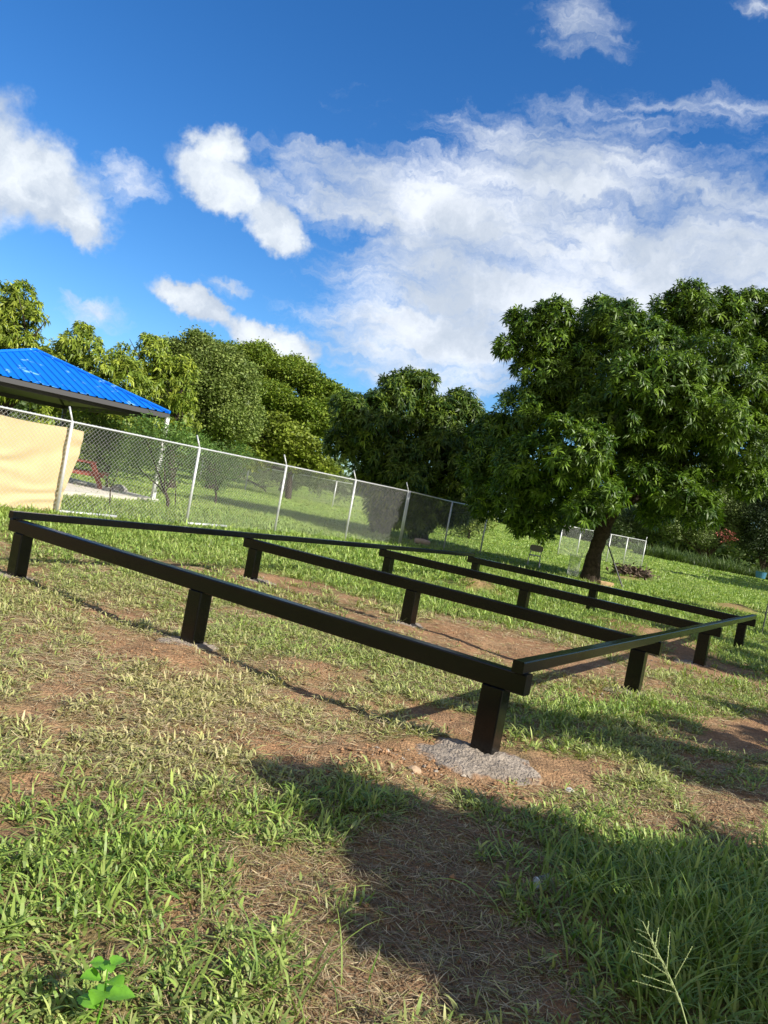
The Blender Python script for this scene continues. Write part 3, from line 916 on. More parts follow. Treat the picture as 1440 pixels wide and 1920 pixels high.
def leaflets(acc, Cn, spread, L, W, nl, cols, r):
    n = len(Cn); rep = np.repeat(np.arange(n), nl); m = len(rep)
    c = Cn[rep] + r.normal(size=(m, 3)) * spread * np.array([1, 1, .7])
    d = unit(r.normal(size=(m, 3)) * np.array([1, 1, .6]) + np.array([0, 0, -.15])); side = unit(np.cross(d, r.normal(size=(m, 3))))
    ln = L * (.6 + .8 * r.random(m)); w_ = W * (.6 + .8 * r.random(m))
    V = np.stack([c, c + d * (ln * .5)[:, None] - side * w_[:, None] / 2, c + d * ln[:, None], c + d * (ln * .5)[:, None] + side * w_[:, None] / 2], 1)
    b = np.arange(m) * 4
    Q = np.stack([b, b + 1, b + 2, b + 3], -1)
    cc = cols[rep] * (.7 + .6 * r.random(m)[:, None])
    acc.add(V.reshape(-1, 3), Q, np.zeros((0, 3), int), np.repeat(cc[:, None], 4, 1).reshape(-1, 3))


def crown_points(clumps, r, per, bumps=11, inner=.25, squash=.85):
    k_ = (11 / bumps) ** .5
    """points and outward axes on lumpy clump surfaces; clumps: (centre, radius)"""
    Cs, As, hs_ = [], [], []
    for c, R in clumps:
        c = np.array(c, float); nb = bumps
        bd = unit(r.normal(size=(nb, 3)) + np.array([0, -.15, .25]))
        br = R * (.30 + .26 * r.random(nb)) * k_; bc = c + bd * (R * (.62 + .12 * (1 - k_))) * np.array([1, 1, squash])
        for q in range(nb):
            n = max(3, int(per * br[q] ** 2))
            dd = unit(r.normal(size=(n, 3)) + bd[q] * 1.0 + np.array([0, 0, .25]))
            rr = br[q] * (.82 + .22 * r.random(n))
            Cs.append(bc[q] + dd * rr[:, None] * np.array([1, 1, squash])); As.append(unit(dd + np.array([0, 0, .45])))
            hs_.append(np.full(n, .85 + .3 * r.random()))
        n = max(2, int(per * inner * R ** 2 * 4))
        dd = unit(r.normal(size=(n, 3))); rr = R * r.random(n) ** .4 * .9
        Cs.append(c + dd * rr[:, None] * np.array([1, 1, squash])); As.append(unit(dd + np.array([0, 0, .3]))); hs_.append(np.full(n, .9))
    return np.concatenate(Cs), np.concatenate(As), np.concatenate(hs_)


def limbs(mb_, base, fork, r0_, targets, r, kfork=None, trunk_pts=None):
    pts = np.array(trunk_pts if trunk_pts is not None else [base - zz * .3, base + zz * .15, base + (fork - base) * .5 + np.array([.06, 0, 0]), fork])
    rr = np.linspace(1.0, .72, len(pts)) * r0_; rr[0] *= 1.45; rr[1] *= 1.2
    # smooth trunk
    tt = np.linspace(0, len(pts) - 1, 14); P = np.stack([np.interp(tt, np.arange(len(pts)), pts[:, i]) for i in range(3)], -1)
    R_ = np.interp(tt, np.arange(len(pts)), rr) * (1 + .06 * r.normal(size=14))
    mb_.tube(P, R_, 12)
    for tg in targets:
        tg = np.array(tg); mid_ = fork * .45 + tg * .55 + np.array([0, 0, .12 * np.linalg.norm(tg - fork)]) * (r.random() - .2) + r.normal(size=3) * .15
        s = np.linspace(0, 1, 8)[:, None]
        cur = fork * (1 - s) ** 2 + 2 * mid_ * s * (1 - s) + tg * s ** 2
        cur[0] = fork - zz * .1
        mb_.tube(cur, np.linspace(.50, .10, 8) * r0_, 8)
        for q in range(3):
            s0 = cur[3 + q]; en = s0 + unit(tg - fork + r.normal(size=3) * 2.2) * np.linalg.norm(tg - fork) * .45
            mb_.tube([s0, (s0 + en) / 2 + r.normal(size=3) * .08, en], [.2 * r0_, .13 * r0_, .04 * r0_], 6)


def tree(name, label, basepx, D, clumps, leaf, col, col2, per, seed, trunk_r=.3, forkz=2.2, L=.3, W=.06, nl=13, trunkpx=None, group=None, cat='tree', bumps=11, inner=.25, squash=.85, base=None, droop=.35, spread=.16, forkpx=None, thresh=None):
    r = np.random.default_rng(seed)
    b = np.array(base, float) if base is not None else AT(basepx[0], basepx[1], D)
    b[2] = 0 if base is None else b[2]
    cl = []
    for c in clumps:
        if len(c) == 4 and base is None:
            x, y, rp, dd = c; cl.append((AT(x, y, D + dd), rp * (D + dd) / F))
        else: cl.append((np.array(c[:3], float), c[3]))
    e = empty(name, b, label, cat, group)
    mb_ = MB()
    fork = AT(*forkpx, D) if forkpx else b + np.array([(np.mean([c[0][0] for c in cl]) - b[0]) * .2, 0, forkz])
    big = sorted(cl, key=lambda c: -c[1])[:9]
    limbs(mb_, b, fork, trunk_r, [c[0] for c in big], r, trunk_pts=[b - zz * .3, b + zz * .2] + ([AT(*q, D) for q in trunkpx] if trunkpx else []) + [fork])
    mb_.build('trunk', BARK, e, smooth_=True)
    Cn, Ax, hh = crown_points(cl, r, per, bumps, inner, squash)
    k = Cn[:, 2] > .15
    Cn, Ax, hh = Cn[k], Ax[k], hh[k]
    u = r.random((len(Cn), 1)) ** 1.5
    cols = (np.array(col) * (1 - u) + np.array(col2) * u) * hh[:, None]
    acc = Acc()
    if leaf == 'mango': rosettes(acc, Cn, Ax, L, W, nl, cols, r, droop)
    else: leaflets(acc, Cn, spread, L, W, nl, cols, r)
    acc.build('crown', LEAFM if leaf == 'mango' else LEAFS, e)
    return e


# the big mango in front of the fence
bigc = [(1015, 640, 78, .5), (985, 610, 52, .3), (1045, 600, 55, 0), (950, 650, 28, 0), (1130, 620, 85, .8), (1150, 600, 60, -.3), (1100, 700, 100, .5), (1060, 760, 95, 1), (985, 790, 90, .5),
        (940, 830, 75, .8), (1000, 870, 95, -.8), (960, 930, 80, .2), (1070, 850, 100, -2.2), (1010, 970, 62, -.2), (900, 880, 50, .8), (1120, 930, 62, -2.2), (1090, 960, 42, -2.4), (1045, 915, 62, .6), (1085, 905, 62, 1.4), (905, 945, 44, .5), (975, 978, 34, 0), (1200, 885, 55, -1.6), (1240, 820, 60, -1.9), (1270, 780, 60, -2.4),
        (1200, 780, 120, 0), (1200, 660, 95, -1.0), (1270, 600, 75, .5), (1320, 600, 90, .5), (1290, 560, 50, .2), (1400, 610, 95, .8), (1330, 700, 110, -1.5), (1430, 720, 120, -.5), (1250, 720, 90, -2.4),
        (1180, 720, 80, -2.3), (1380, 830, 90, -1.2), (1290, 860, 100, .5), (1260, 920, 70, -1.5), (1310, 950, 55, -1.8), (1230, 960, 45, -.5), (1350, 780, 80, -2.4), (1470, 880, 100, 0), (1500, 640, 110, 1), (1520, 780, 110, .5),
        (1160, 860, 90, 1.2), (1140, 780, 95, -1.6), (1210, 830, 80, 1.8), (1400, 900, 55, -.8), (1030, 700, 80, .2)]
bigc = [(x, y, r_ * .86, d_) for x, y, r_, d_ in bigc]
tree('mango_tree', 'largest dense mango tree with glossy dark leaves and a leaning forked trunk', (1105, 1090), 25.3, bigc, 'mango', (.032, .080, .009), (.18, .29, .025), 80, 3,
     trunk_r=.29, L=.27, W=.052, nl=14, trunkpx=[(1113, 1043), (1124, 1012), (1136, 981)], forkpx=(1158, 945), group='mango trees', droop=.25, inner=.26, bumps=20)
# middle mango behind the fence end
midc = [(690, 790, 66, -1.5), (655, 770, 45, -1.6), (740, 760, 60, -.8), (770, 725, 45, 0), (740, 720, 30, 0), (800, 715, 24, .2), (700, 860, 60, -1), (780, 810, 75, .5), (850, 800, 75, .5), (830, 870, 80, -.5), (755, 900, 70, -1.2),
        (720, 940, 45, -1), (870, 760, 40, .3), (640, 830, 36, -1), (880, 880, 60, .5), (800, 950, 60, -.2), (850, 950, 45, 0), (690, 900, 32, -.8), (810, 770, 50, .5), (905, 830, 60, 1), (720, 970, 34, -.6), (860, 940, 50, -.5), (900, 900, 55, 1), (770, 975, 40, -1), (895, 850, 60, 0), (740, 860, 60, -1.6)]
tree('mango_tree', 'middle mango tree with drooping leaves standing behind the end of the long fence', (785, 1012), 31.5, [(x, y, r_ * .97, d_) for x, y, r_, d_ in midc], 'mango', (.028, .070, .010), (.17, .24, .026), 62, 5,
     trunk_r=.36, L=.31, W=.06, nl=14, forkz=2.0, group='mango trees', droop=.35, inner=.36, bumps=18)
# left, yellow green mangoes behind the pavilion
tree('mango_tree', 'tall yellow green mango tree rising at the left edge behind the pavilion', (-10, 880), 36, [(30, 570, 48, 0), (-20, 580, 50, 0), (55, 590, 30, -.4), (10, 620, 50, -.3), (40, 650, 50, 0), (-30, 660, 60, 0), (80, 655, 35, 0), (0, 720, 60, 0), (70, 720, 60, 0), (30, 545, 20, 0)],
     'mango', (.14, .21, .022), (.34, .40, .05), 36, 8, trunk_r=.3, L=.28, W=.08, nl=12, group='mango trees', droop=.4)
tree('mango_tree', 'yellow green mango tree just above the blue roof ridge', (190, 900), 35, [(150, 650, 45, 0), (130, 680, 45, 0), (190, 690, 50, -.5), (225, 680, 42, 0), (250, 720, 45, -.6), (190, 740, 50, 0), (120, 740, 50, 0), (155, 620, 18, 0), (100, 790, 50, .5), (200, 790, 50, .5), (250, 780, 50, 0)],
     'mango', (.14, .21, .022), (.34, .40, .05), 36, 9, trunk_r=.26, L=.28, W=.08, nl=12, group='mango trees', droop=.45)
tree('mango_tree', 'yellow green mango tree right of the blue roof corner', (320, 900), 37, [(285, 660, 34, 0), (290, 690, 42, -.3), (330, 720, 42, -.6), (300, 750, 48, 0), (280, 640, 16, 0), (340, 780, 45, 0), (270, 710, 36, 0), (310, 810, 50, .5), (345, 690, 30, 0), (250, 800, 50, .4)],
     'mango', (.14, .21, .022), (.34, .40, .05), 36, 10, trunk_r=.24, L=.28, W=.075, nl=12, group='mango trees', droop=.45)
tree('broadleaf_tree', 'big rounded olive green tree with silvery small leaves beyond the lawn', (400, 880), 48, [(370, 670, 48, 0), (330, 680, 45, 0), (410, 690, 50, -.5), (380, 720, 60, -1), (430, 740, 50, -.8), (350, 760, 55, -.6), (420, 790, 55, -.8), (450, 700, 36, 0), (375, 645, 26, 0), (460, 790, 40, 0), (380, 830, 55, 0)],
     'small', (.11, .165, .035), (.26, .32, .08), 95, 12, trunk_r=.35, L=.18, W=.10, nl=9, spread=.22)
tree('rain_tree', 'wide flat topped rain tree far behind the lawn against the sky', (540, 890), 72, [(470, 680, 55, 0), (520, 700, 55, 0), (440, 665, 35, 0), (570, 710, 42, -1), (600, 730, 36, -1), (500, 750, 60, -2), (560, 770, 55, -2), (620, 760, 36, -1), (600, 800, 50, -2), (490, 660, 25, 0), (550, 685, 25, 0), (640, 790, 40, 0), (640, 745, 18, 0), (460, 800, 50, 0), (540, 830, 50, 0)],
     'small', (.09, .155, .016), (.25, .32, .035), 75, 13, trunk_r=.6, L=.25, W=.14, nl=9, spread=.32, squash=.5, forkz=5)
tree('broadleaf_tree', 'low rounded yellowish green tree in front of the rain tree', (545, 905), 58, [(500, 830, 36, 0), (550, 830, 40, 0), (585, 850, 32, 0), (520, 800, 28, 0), (480, 860, 30, 0), (560, 865, 30, 0), (610, 880, 22, 0), (470, 830, 26, 0)],
     'small', (.13, .18, .02), (.26, .31, .04), 44, 14, trunk_r=.25, L=.28, W=.16, nl=9, spread=.22)
# dark green fine shrubs just beyond the fence
SG = 'shrubs between the pavilion and the fence'
for i, (cl_, lab, bx_, D_) in enumerate([
        ([(200, 830, 50, 0), (170, 860, 42, 0), (230, 870, 42, 0), (160, 800, 30, 0), (210, 800, 26, 0)], 'feathery dark green shrub beside the tan tarp edge', (200, 912), 25.5),
        ([(270, 810, 34, .4), (250, 860, 40, 1), (320, 815, 34, 0), (340, 850, 36, 0), (300, 880, 26, 1)], 'feathery dark green shrub round the white pavilion post', (318, 925), 22.6),
        ([(400, 860, 34, 0), (380, 890, 26, 0), (430, 880, 26, 0), (410, 905, 18, 0), (370, 840, 30, 0), (450, 850, 26, 0)], 'small bushy tree standing alone on the lawn beyond the fence', (405, 935), 30)]):
    tree('shrub', lab, bx_, D_, cl_, 'small', (.07, .15, .03), (.16, .26, .05), 90, 30 + i, trunk_r=.05, L=.13, W=.035, nl=11, spread=.16, forkz=.5, group=SG, cat='shrub')
tree('shrub', 'low row of dark bushes behind the lawn left of the far fence', (500, 912), 64, [(440, 880, 24, 0), (400, 868, 26, 0), (360, 860, 26, 0), (320, 850, 28, 0), (490, 895, 18, 0), (280, 845, 26, 0), (540, 895, 22, 2), (590, 905, 22, 2), (650, 915, 26, 2)], 'small', (.08, .12, .04), (.18, .22, .07), 26, 41, trunk_r=.06, L=.3, W=.16, nl=9, spread=.3, forkz=.5, cat='shrub')
tree('shrub', 'small pale green tree glimpsed between the mango trunks', (880, 1000), 44, [(870, 965, 26, 0), (890, 985, 24, 0), (860, 1000, 20, 0), (910, 975, 14, 0)], 'small', (.16, .22, .05), (.30, .34, .10), 40, 42, trunk_r=.08, L=.2, W=.09, nl=10, spread=.22, forkz=.6, cat='shrub')
# far wood closing the horizon
wood = Acc(); r_ = np.random.default_rng(50)
cl = []
for az_ in np.arange(-50, 62, 1.3):
    d_ = 120 + 25 * r_.random(); hgt = 5 + 3.5 * r_.random()
    hgt *= (.55 if -4 < az_ < 11 else 1.0)
    x_, y_ = d_ * math.sin(rad(az_)), d_ * math.cos(rad(az_))
    cl.append(((x_, y_, hgt * .5), hgt * .62)); cl.append(((x_ + 2 * r_.normal(), y_ + 2, hgt * .25), hgt * .5))
Cn, Ax, hh = crown_points(cl, r_, 3.2, 9, .1)
k = Cn[:, 2] > -.5; Cn, hh = Cn[k], hh[k]; u = r_.random((len(Cn), 1))
leaflets(wood, Cn, .5, .9, .6, 7, (np.array([.05, .09, .025]) * (1 - u) + np.array([.11, .15, .04]) * u) * hh[:, None], r_)
meta(wood.build('distant_wood', LEAFS), 'distant belt of scrubby trees closing the horizon behind the lawns', 'wood', kind='stuff')
# scrub on the right beyond the field
SR = 'scrub trees beyond the right hand field'
tree('scrub_tree', 'grey green thorny scrub tree directly right of the big mango crown', (1330, 1040), 91, [(1290, 960, 45, 0), (1340, 940, 45, 0), (1385, 960, 45, 0), (1310, 1000, 36, 0), (1370, 1000, 30, 0), (1260, 985, 34, 0), (1330, 890, 45, 0), (1400, 900, 50, 0), (1240, 930, 45, 0)], 'small', (.14, .20, .075), (.27, .33, .12), 40, 60, trunk_r=.3, L=.3, W=.12, nl=10, spread=.3, forkz=1.2, group=SR)
tree('scrub_tree', 'dark scrub tree at the right edge beyond the field', (1430, 1050), 89, [(1425, 980, 45, 0), (1460, 960, 50, 0), (1420, 1020, 28, 0), (1480, 1010, 45, 0), (1450, 910, 50, 0), (1520, 950, 60, 0)], 'small', (.035, .06, .028), (.085, .12, .05), 32, 61, trunk_r=.3, L=.3, W=.12, nl=10, spread=.3, forkz=1.2, group=SR)
tree('scrub_tree', 'low scrub tree behind the end of the far fence', (1230, 1035), 93, [(1200, 985, 32, 0), (1160, 975, 32, 0), (1240, 1000, 26, 0), (1110, 965, 34, 0), (1060, 955, 34, 0), (1250, 960, 36, 0)], 'small', (.06, .10, .04), (.12, .16, .06), 32, 62, trunk_r=.25, L=.3, W=.14, nl=10, spread=.3, forkz=1.0, group=SR)
# red flowers
fl = Acc(); r_ = np.random.default_rng(70)
pts_ = np.array([AT(x, y, 84.0) for x, y in zip(1362 + 9 * r_.normal(size=34), 1006 + 8 * r_.normal(size=34))])
leaflets(fl, pts_, .16, .26, .14, 4, np.tile(np.array([.36, .11, .08]), (34, 1)), r_)
meta(fl.build('flowering_shrub', mat('red_petals', (.5, .1, .06), rough=.6, attr=True), origin=tuple(AT(1362, 1030, 84))), 'sprays of red blossom low in the scrub right of the mango', 'flowers')

# tall grass belt before the scrub
tg = Acc()
n = 34000
px_ = 1190 + 420 * rng.random(n); t = rng.random(n)
D_ = 86 - 9 * t
bx = np.array([AT(a, 1040, d)[:2] for a, d in zip(px_, D_)])
base = np.column_stack([bx, height(bx[:, 0], bx[:, 1])])
u = rng.random((n, 1)); v = fbm(bx[:, 0], bx[:, 1], 3, .5)[:, None]
col = (np.array([.035, .07, .02]) * (1 - u) + np.array([.12, .17, .05]) * u) * (.4 + 1.2 * v)
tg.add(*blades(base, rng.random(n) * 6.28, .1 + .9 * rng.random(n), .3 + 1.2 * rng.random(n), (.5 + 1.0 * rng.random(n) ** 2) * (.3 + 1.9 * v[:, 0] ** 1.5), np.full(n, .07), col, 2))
meta(tg.build('tall_grass', gmat), 'belt of tall rank grass along the far side of the right field', 'tall grass', kind='stuff')

# trees standing outside the frame on the right: they shade the plot
OS = 'trees beside the plot, right of the view'
sh_ = np.array([sd[0], sd[1]]) / sd[2]


def casters(lst, r, seed):
    q = np.random.default_rng(seed); o = []
    for x, y, h in lst:
        g = G(x, y); hh = h + .5 * q.random(); o.append((g[0] + sh_[0] * hh, g[1] + sh_[1] * hh, hh, r * (.8 + .4 * q.random())))
    return o


c1 = casters([(610, 1490, 2.3), (690, 1520, 2.3), (790, 1530, 2.3), (880, 1560, 2.3), (980, 1545, 2.4), (760, 1620, 2.3), (860, 1660, 2.2), (980, 1650, 2.2), (1090, 1610, 2.3), (1200, 1640, 2.2), (1310, 1650, 2.2), (1420, 1660, 2.2),
              (800, 1740, 2.2), (930, 1760, 2.1), (1060, 1740, 2.1), (1180, 1760, 2.1), (1300, 1760, 2.0), (1420, 1770, 2.0), (1010, 1850, 2.0), (1130, 1870, 2.0), (1260, 1870, 1.9), (1380, 1880, 1.9), (1440, 1600, 2.3), (1480, 1700, 2.2), (1500, 1850, 2.0), (1100, 1960, 1.9), (1300, 1970, 1.8)], .26, 1)
tree('mango_tree', 'mango tree beside the plot outside the picture on the right', None, 0, c1, 'mango', (.035, .09, .015), (.08, .16, .025), 120, 80,
     base=(4.4, .9, 0), trunk_r=.1, forkz=1.2, L=.16, W=.04, nl=13, group=OS)
c2 = casters([(1060, 1365, 3.1), (1150, 1385, 3.1), (1230, 1400, 3.0), (1310, 1375, 3.1), (1400, 1400, 3.1), (1280, 1440, 3.0), (1420, 1340, 3.2), (1380, 1450, 3.0), (1450, 1480, 3.0), (1500, 1400, 3.2), (980, 1350, 3.1)], .36, 2)
tree('mango_tree', 'second mango tree beside the plot outside the picture', None, 0, c2, 'mango', (.035, .09, .015), (.08, .16, .025), 75, 81,
     base=(7.0, 4.2, 0), trunk_r=.13, forkz=2.0, L=.2, W=.05, nl=13, group=OS)
c3 = casters([(1300, 1190, 4.2), (1370, 1205, 4.2), (1430, 1190, 4.2), (1430, 1240, 4.0), (1370, 1250, 4.0), (1300, 1240, 4.0), (1240, 1215, 4.2), (1420, 1150, 4.4), (1340, 1145, 4.4), (1270, 1130, 4.4), (1480, 1160, 4.4), (1490, 1220, 4.2), (1200, 1170, 4.4)], .62, 3)
tree('mango_tree', 'third mango tree beside the plot outside the picture', None, 0, c3, 'mango', (.035, .09, .015), (.08, .16, .025), 50, 82,
     base=(13.5, 10.5, 0), trunk_r=.2, forkz=2.2, L=.28, W=.065, nl=13, group=OS)
c4 = casters([(1345, 1092, 6), (1375, 1093, 6.4), (1382, 1099, 6), (1412, 1096, 6.4), (1415, 1102, 6), (1445, 1100, 6.4), (1450, 1106, 6), (1455, 1112, 6)], 2.6, 4)
tree('mango_tree', 'fourth mango tree across the field outside the picture', None, 0, c4, 'mango', (.035, .09, .015), (.08, .16, .025), 9, 83,
     base=(40, 57, 0), trunk_r=.3, forkz=3.2, L=.6, W=.17, nl=12, group=OS)

# ------------------------------------------------------------------ small things
# folding chair seen from behind
cg = G(998, 1073); cg = AT(998, 1072, 27.5); cg[2] = 0
beige = mat('beige_plastic', (.30, .27, .23), rough=.6); tube_m = mat('chair_tube', (.55, .53, .48), rough=.4, metal=.3)
ch = empty('folding_chair', cg, 'beige folding chair standing in the grass left of the big trunk', 'chair')
cx_ = np.array([1.0, -.1, 0]); cy_ = np.array([.1, 1.0, 0])
prof = [(.24 * math.copysign(abs(math.cos(a)) ** .5, math.cos(a)), .12 * math.copysign(abs(math.sin(a)) ** .6, math.sin(a))) for a in np.linspace(0, 2 * math.pi, 28, endpoint=False)]
V = [cg + cx_ * a + zz * (.70 + b) for a, b in prof] + [cg + cx_ * a + zz * (.70 + b) + cy_ * .03 for a, b in prof]
n = len(prof)
part('backrest', np.array(V), [np.array([(i, (i + 1) % n, n + (i + 1) % n, n + i) for i in range(n)]), np.array([(0, i, i + 1) for i in range(1, n - 1)] + [(n, n + i + 1, n + i) for i in range(1, n - 1)])], beige, ch)
MB().box(cg + zz * .43 + cy_ * .22, cx_ * .2, cy_ * .19, zz * .015, bev=.006).build('seat', beige, ch)
for sgn in (-1, 1):
    MB().tube([cg + cx_ * sgn * .19 + zz * .62, cg + cx_ * sgn * .21 + cy_ * .42], .014, 6).build('leg', tube_m, ch)
    MB().tube([cg + cx_ * sgn * .20 + cy_ * .22 + zz * .45, cg + cx_ * sgn * .21 - cy_ * .08], .014, 6).build('leg', tube_m, ch)

# rolled chain link and leaning rod, leaf pile
rg = AT(1072, 1083, 26.5); rg[2] = 0
m = MB()
top_ = AT(1072, 1040, 26.5)
H_ = top_[2] - rg[2]
for k in range(12):
    for sgn in (-1, 1):
        P_ = [rg + np.array([.19 * math.cos(k * .393 + sgn * q * .5), .19 * math.sin(k * .393 + sgn * q * .5), H_ * q / 6 + .02]) for q in range(7)]
        m.tube(P_, .0035, 4, cap=False)
meta(m.build('rolled_wire_mesh', wire, origin=tuple(rg)), 'rolled up chain link mesh standing beside the big trunk', 'wire roll')
a_, b__ = AT(1140, 1022, 24.6), AT(1170, 1103, 24.0); b__[2] = 0
meta(MB().tube([a_, b__], .022, 8).build('leaning_pole', steel, origin=tuple(b__)), 'thin dark pole leaning against the big mango trunk', 'pole')
lp = Acc(); r_ = np.random.default_rng(71)
g = G(1182, 1083); n = 500
pp = np.array([g[0], g[1], .1]) + r_.normal(size=(n, 3)) * np.array([.35, .3, .12]); pp[:, 2] = np.abs(pp[:, 2]) + .1
leaflets(lp, pp, .06, .2, .07, 4, np.array([.11, .075, .05]) * (.5 + r_.random((n, 1))), r_)
meta(lp.build('leaf_pile', mat('dead_leaf', (.2, .12, .07), rough=.8, attr=True), origin=(g[0], g[1], 0)), 'heap of brown dead leaves and twigs right of the leaning pole', 'leaf pile', kind='stuff')
# clay block at the trunk foot, log by the middle mango
g = AT(1132, 1108, 23.6); g[2] = .1
meta(MB().box(g, (.22, .05, 0), (-.03, .12, 0), (0, 0, .1), bev=.02).build('stone_block', mat('ochre_stone', (.40, .27, .14), rough=.9, noise_amt=.4, nscale=7), origin=tuple(g)), 'ochre stone block lying on the grass before the big trunk', 'stone')
a_, b__ = AT(778, 1010, 28.5), AT(806, 1014, 28.6)
a_[2] = b__[2] = .12
meta(MB().tube([a_, (a_ + b__) / 2 + zz * .01, b__], [.10, .11, .09], 10).build('cut_log', mat('pink_wood', (.42, .30, .24), rough=.9, noise_amt=.25), origin=tuple(a_)), 'short pale log at the foot of the middle mango tree', 'log')
# thin dark pole at the right edge
a_ = AT(1432, 1168, 16.5); a_[2] = 0
b__ = a_ + zz * 1.15 + np.array([.02, 0, 0])
meta(MB().tube([a_ - zz * .1, b__], .014, 8).build('iron_rod', steel, origin=tuple(a_)), 'thin dark iron rod upright in the grass at the right edge', 'rod')
# blue tub
g = AT(1430, 1060, 74); g[2] = .5
bt = MB(); an = np.linspace(0, 2 * math.pi, 20, endpoint=False)
meta(bt.tube([g, g + zz * .02, g + zz * .62, g + zz * .65], [.36, .42, .50, .53], 18).build('blue_tub', mat('blue_plastic', (.04, .16, .28), rough=.5), origin=tuple(g)), 'blue plastic tub lying in the grass at the far field edge', 'tub')
# saplings beyond fence
for i, (bx_, D_, tp_) in enumerate([((205, 955), 18.8, [(207, 915), (190, 880), (222, 878)]), ((328, 950), 24.0, [(330, 915), (318, 890), (345, 890)])]):
    b = AT(*bx_, D_); b[2] = 0
    e = empty('sapling', b, ['thin bare sapling with forked stem before the pavilion slab', 'thin leafless sapling between the white post and the fence post'][i], 'sapling', 'saplings beyond the fence')
    mm = MB(); f_ = AT(*tp_[0], D_); r_ = np.random.default_rng(90 + i)
    mm.tube([b, f_], [.022, .014], 6)
    P_ = []
    for q in tp_[1:] + [(tp_[0][0], tp_[0][1] - 30)]:
        t__ = AT(*q, D_); mm.tube([f_, (f_ + t__) / 2 + r_.normal(size=3) * .05, t__], [.012, .009, .004], 5)
        P_ += [f_ + (t__ - f_) * s for s in (.4, .6, .8, 1.0)]
    mm.build('stem', BARK, e)
    ac = Acc(); leaflets(ac, np.array(P_), .09, .10, .035, 8, np.tile(np.array([.07, .13, .03]), (len(P_), 1)), r_); ac.build('foliage', LEAFS, e)
# grey boulder by the slab
def rock(px, py, D, s, col, label, z=0, name='stone', sq=.7, seed=0, group=None):
    r_ = np.random.default_rng(seed)
    g = AT(px, py, D) if D else G(px, py); g[2] = (float(height(np.array([g[0]]), np.array([g[1]]))[0]) if not z else z) + s * .3
    bm = bmesh.new(); bmesh.ops.create_icosphere(bm, subdivisions=2, radius=1)
    V = np.array([v.co for v in bm.verts]); Fc_ = np.array([[v.index for v in f.verts] for f in bm.faces]); bm.free()
    V = V * (1 + .22 * r_.normal(size=(len(V), 1)) * .6) * s * np.array([1.2, .9, sq])
    return meta(npmesh(name, V + g, Fc_, mat('stone_' + str(seed), col, rough=.9, noise_amt=.2, nscale=20), origin=tuple(g)), label, 'stone', group)


rock(222, 922, 25.0, .22, (.33, .32, .30), 'grey boulder beside the slab beyond the fence', z=.1, seed=1)
rock(880, 1487, 0, .018, (.62, .60, .55), 'small white pebble just below the largest footing', seed=2, group='pebbles')
rock(1069, 1478, 0, .022, (.62, .61, .58), 'white pebble on bare soil right of the largest footing', seed=3, group='pebbles')
rock(775, 1452, 0, .035, (.40, .28, .18), 'brown stone on the soil left of the largest footing', seed=4, group='pebbles')

# clear plastic cup lying on its side
g = G(1003, 1672); g[2] = float(height(np.array([g[0]]), np.array([g[1]]))[0]) + .035
pm = bpy.data.materials.new('clear_plastic'); pm.use_nodes = True
pb = pm.node_tree.nodes['Principled BSDF']; pb.inputs['Base Color'].default_value = (.75, .78, .80, 1); pb.inputs['Transmission Weight'].default_value = .92; pb.inputs['Roughness'].default_value = .2; pb.inputs['IOR'].default_value = 1.15
ax_ = unit(np.array([.75, .35, .05]))
cu = MB().tube([g + ax_ * .0, g + ax_ * .004, g + ax_ * .065], [.021, .023, .032], 24, cap=False)
cup = empty('plastic_cup', g - zz * .045, 'clear plastic cup lying on its side in the shaded grass', 'cup')
cu.build('cup_wall', pm, cup, smooth_=True)
MB().tube([g, g + ax_ * .003], .020, 24).build('cup_base', mat('cup_base', (.55, .56, .58), rough=.4), cup)
MB().tube([g - ax_ * .002, g - ax_ * .001, g + ax_ * .003], [.022, .024, .024], 24, cap=False).build('rim', mat('cup_rim', (.7, .72, .74), rough=.3), cup)

# seed head of grass at lower right
g = G(1290, 1960, .0); D_ = 1.75
e = empty('grass_seed_head', AT(1290, 1935, D_), 'pale green branching grass seed head standing up at lower right', 'seed head')
spx = [(1290, 1930), (1276, 1880), (1262, 1845), (1245, 1808), (1226, 1772), (1205, 1728), (1195, 1722)]
sp = np.array([AT(x, y, D_ + .02 * i) for i, (x, y) in enumerate(spx)])
seedm = mat('seed_head', (.42, .50, .22), rough=.6, trans=.3)
down = np.array([AT(1300, 2000, D_ - .02), AT(1315, 2200, D_ - .05)]); down[1][2] = 0
MB().tube(np.vstack([down[::-1], sp]), np.linspace(.0022, .0010, 9), 6).build('stem', seedm, e)
rays = [((1268, 1862), (1188, 1839)), ((1262, 1848), (1205, 1828)), ((1255, 1830), (1199, 1793)), ((1238, 1798), (1187, 1785)), ((1232, 1785), (1190, 1766)), ((1222, 1766), (1198, 1751)), ((1214, 1750), (1192, 1742)), ((1214, 1748), (1216, 1729)),
        ((1228, 1778), (1234, 1742)), ((1250, 1820), (1256, 1750)), ((1265, 1835), (1297, 1777)), ((1222, 1770), (1224, 1750)), ((1250, 1815), (1226, 1785))]
for (a0, b0) in rays:
    r_ = np.random.default_rng(a0[0] + b0[1])
    p0, p1 = AT(*a0, D_ + .03), AT(*b0, D_ + .05 + .03 * r_.random())
    mm = MB(); mm.tube([p0, p1], [.0009, .0006], 5)
    for q in np.linspace(.05, .98, 13):
        c = p0 + (p1 - p0) * q; d_ = unit(p1 - p0)
        mm.tube([c, c + d_ * .0028 + r_.normal(size=3) * .0008, c + d_ * .0056], [.0004, .0014, .0003], 5)
    mm.build('seed_spike', seedm, e)
mm = MB(); r_ = np.random.default_rng(5)
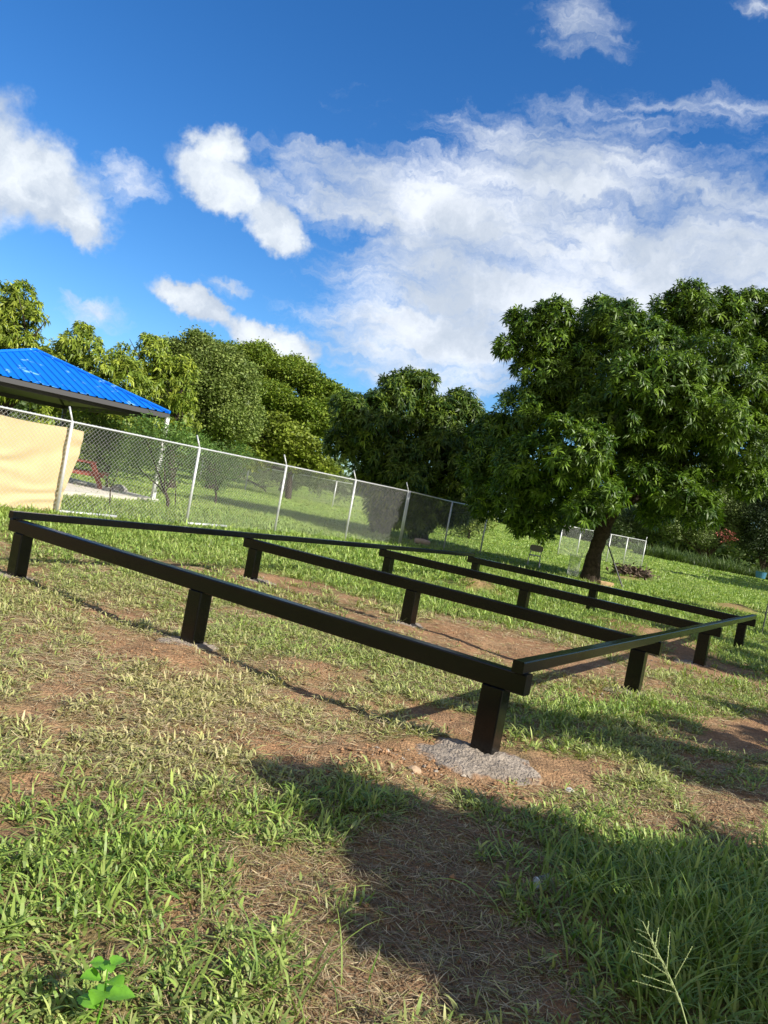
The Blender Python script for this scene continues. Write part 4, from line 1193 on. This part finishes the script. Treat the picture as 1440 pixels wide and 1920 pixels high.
for q in range(70):
    s = r_.random(); c = sp[1] * (1 - s) + sp[4] * s + r_.normal(size=3) * .0018; mm.tube([c, c + unit(sp[4] - sp[1]) * .004, c + unit(sp[4] - sp[1]) * .008], [.0005, .0016, .0004], 5)
mm.build('seed_cluster', seedm, e)

# broadleaf weed at lower left
g = G(178, 1925); gz = float(height(np.array([g[0]]), np.array([g[1]]))[0])
wd_e = empty('broadleaf_weed', (g[0], g[1], gz), 'bright green broad leaved weed at the lower left corner', 'weed')
weedm = mat('weed_leaf', (.18, .42, .04), rough=.42, trans=.35, noise_amt=.15, nscale=60)
ld = [(0, 150, .30, .078), (.04, 20, .35, .078), (.03, 95, .25, .070), (.10, 205, .5, .062), (.10, 330, .5, .060), (.14, 60, .25, .050), (.12, 135, .2, .055), (.07, 270, .4, .066), (.16, 200, .2, .036), (.155, 300, .3, .032)]
stem = MB().tube([np.array([g[0], g[1], gz - .01]), np.array([g[0] + .01, g[1], gz + .10]), np.array([g[0] + .005, g[1], gz + .19])], [.004, .003, .002], 6)
stem.build('stem', weedm, wd_e)
for (h0, az_, pitch_, ln) in ld:
    a = rad(az_); d_ = np.array([math.cos(a) * math.cos(pitch_), math.sin(a) * math.cos(pitch_), math.sin(pitch_)]); sd_ = np.array([-math.sin(a), math.cos(a), 0]); nr_ = np.cross(d_, sd_)
    o = np.array([g[0] + .005, g[1], gz + .06 + h0 * .85]); V = []; Q = []
    nn_ = 9
    for i in range(nn_ + 1):
        s = i / nn_; w_ = ln * .42 * (math.sin(math.pi * s ** .75) ** .8) * (1 + .06 * (-1) ** i) + .0004
        c = o + d_ * (.012 + ln * s) - zz * ln * .35 * s * s
        for k in (-1, -.5, 0, .5, 1): V.append(c + sd_ * w_ * k + zz * w_ * .28 * abs(k) + zz * .0012 * (-1) ** i * (abs(k) == .5))
    Q = [(i * 5 + k, i * 5 + k + 1, (i + 1) * 5 + k + 1, (i + 1) * 5 + k) for i in range(nn_) for k in range(4)]
    part('leaf', np.array(V), np.array(Q), weedm, wd_e, smooth_=True)
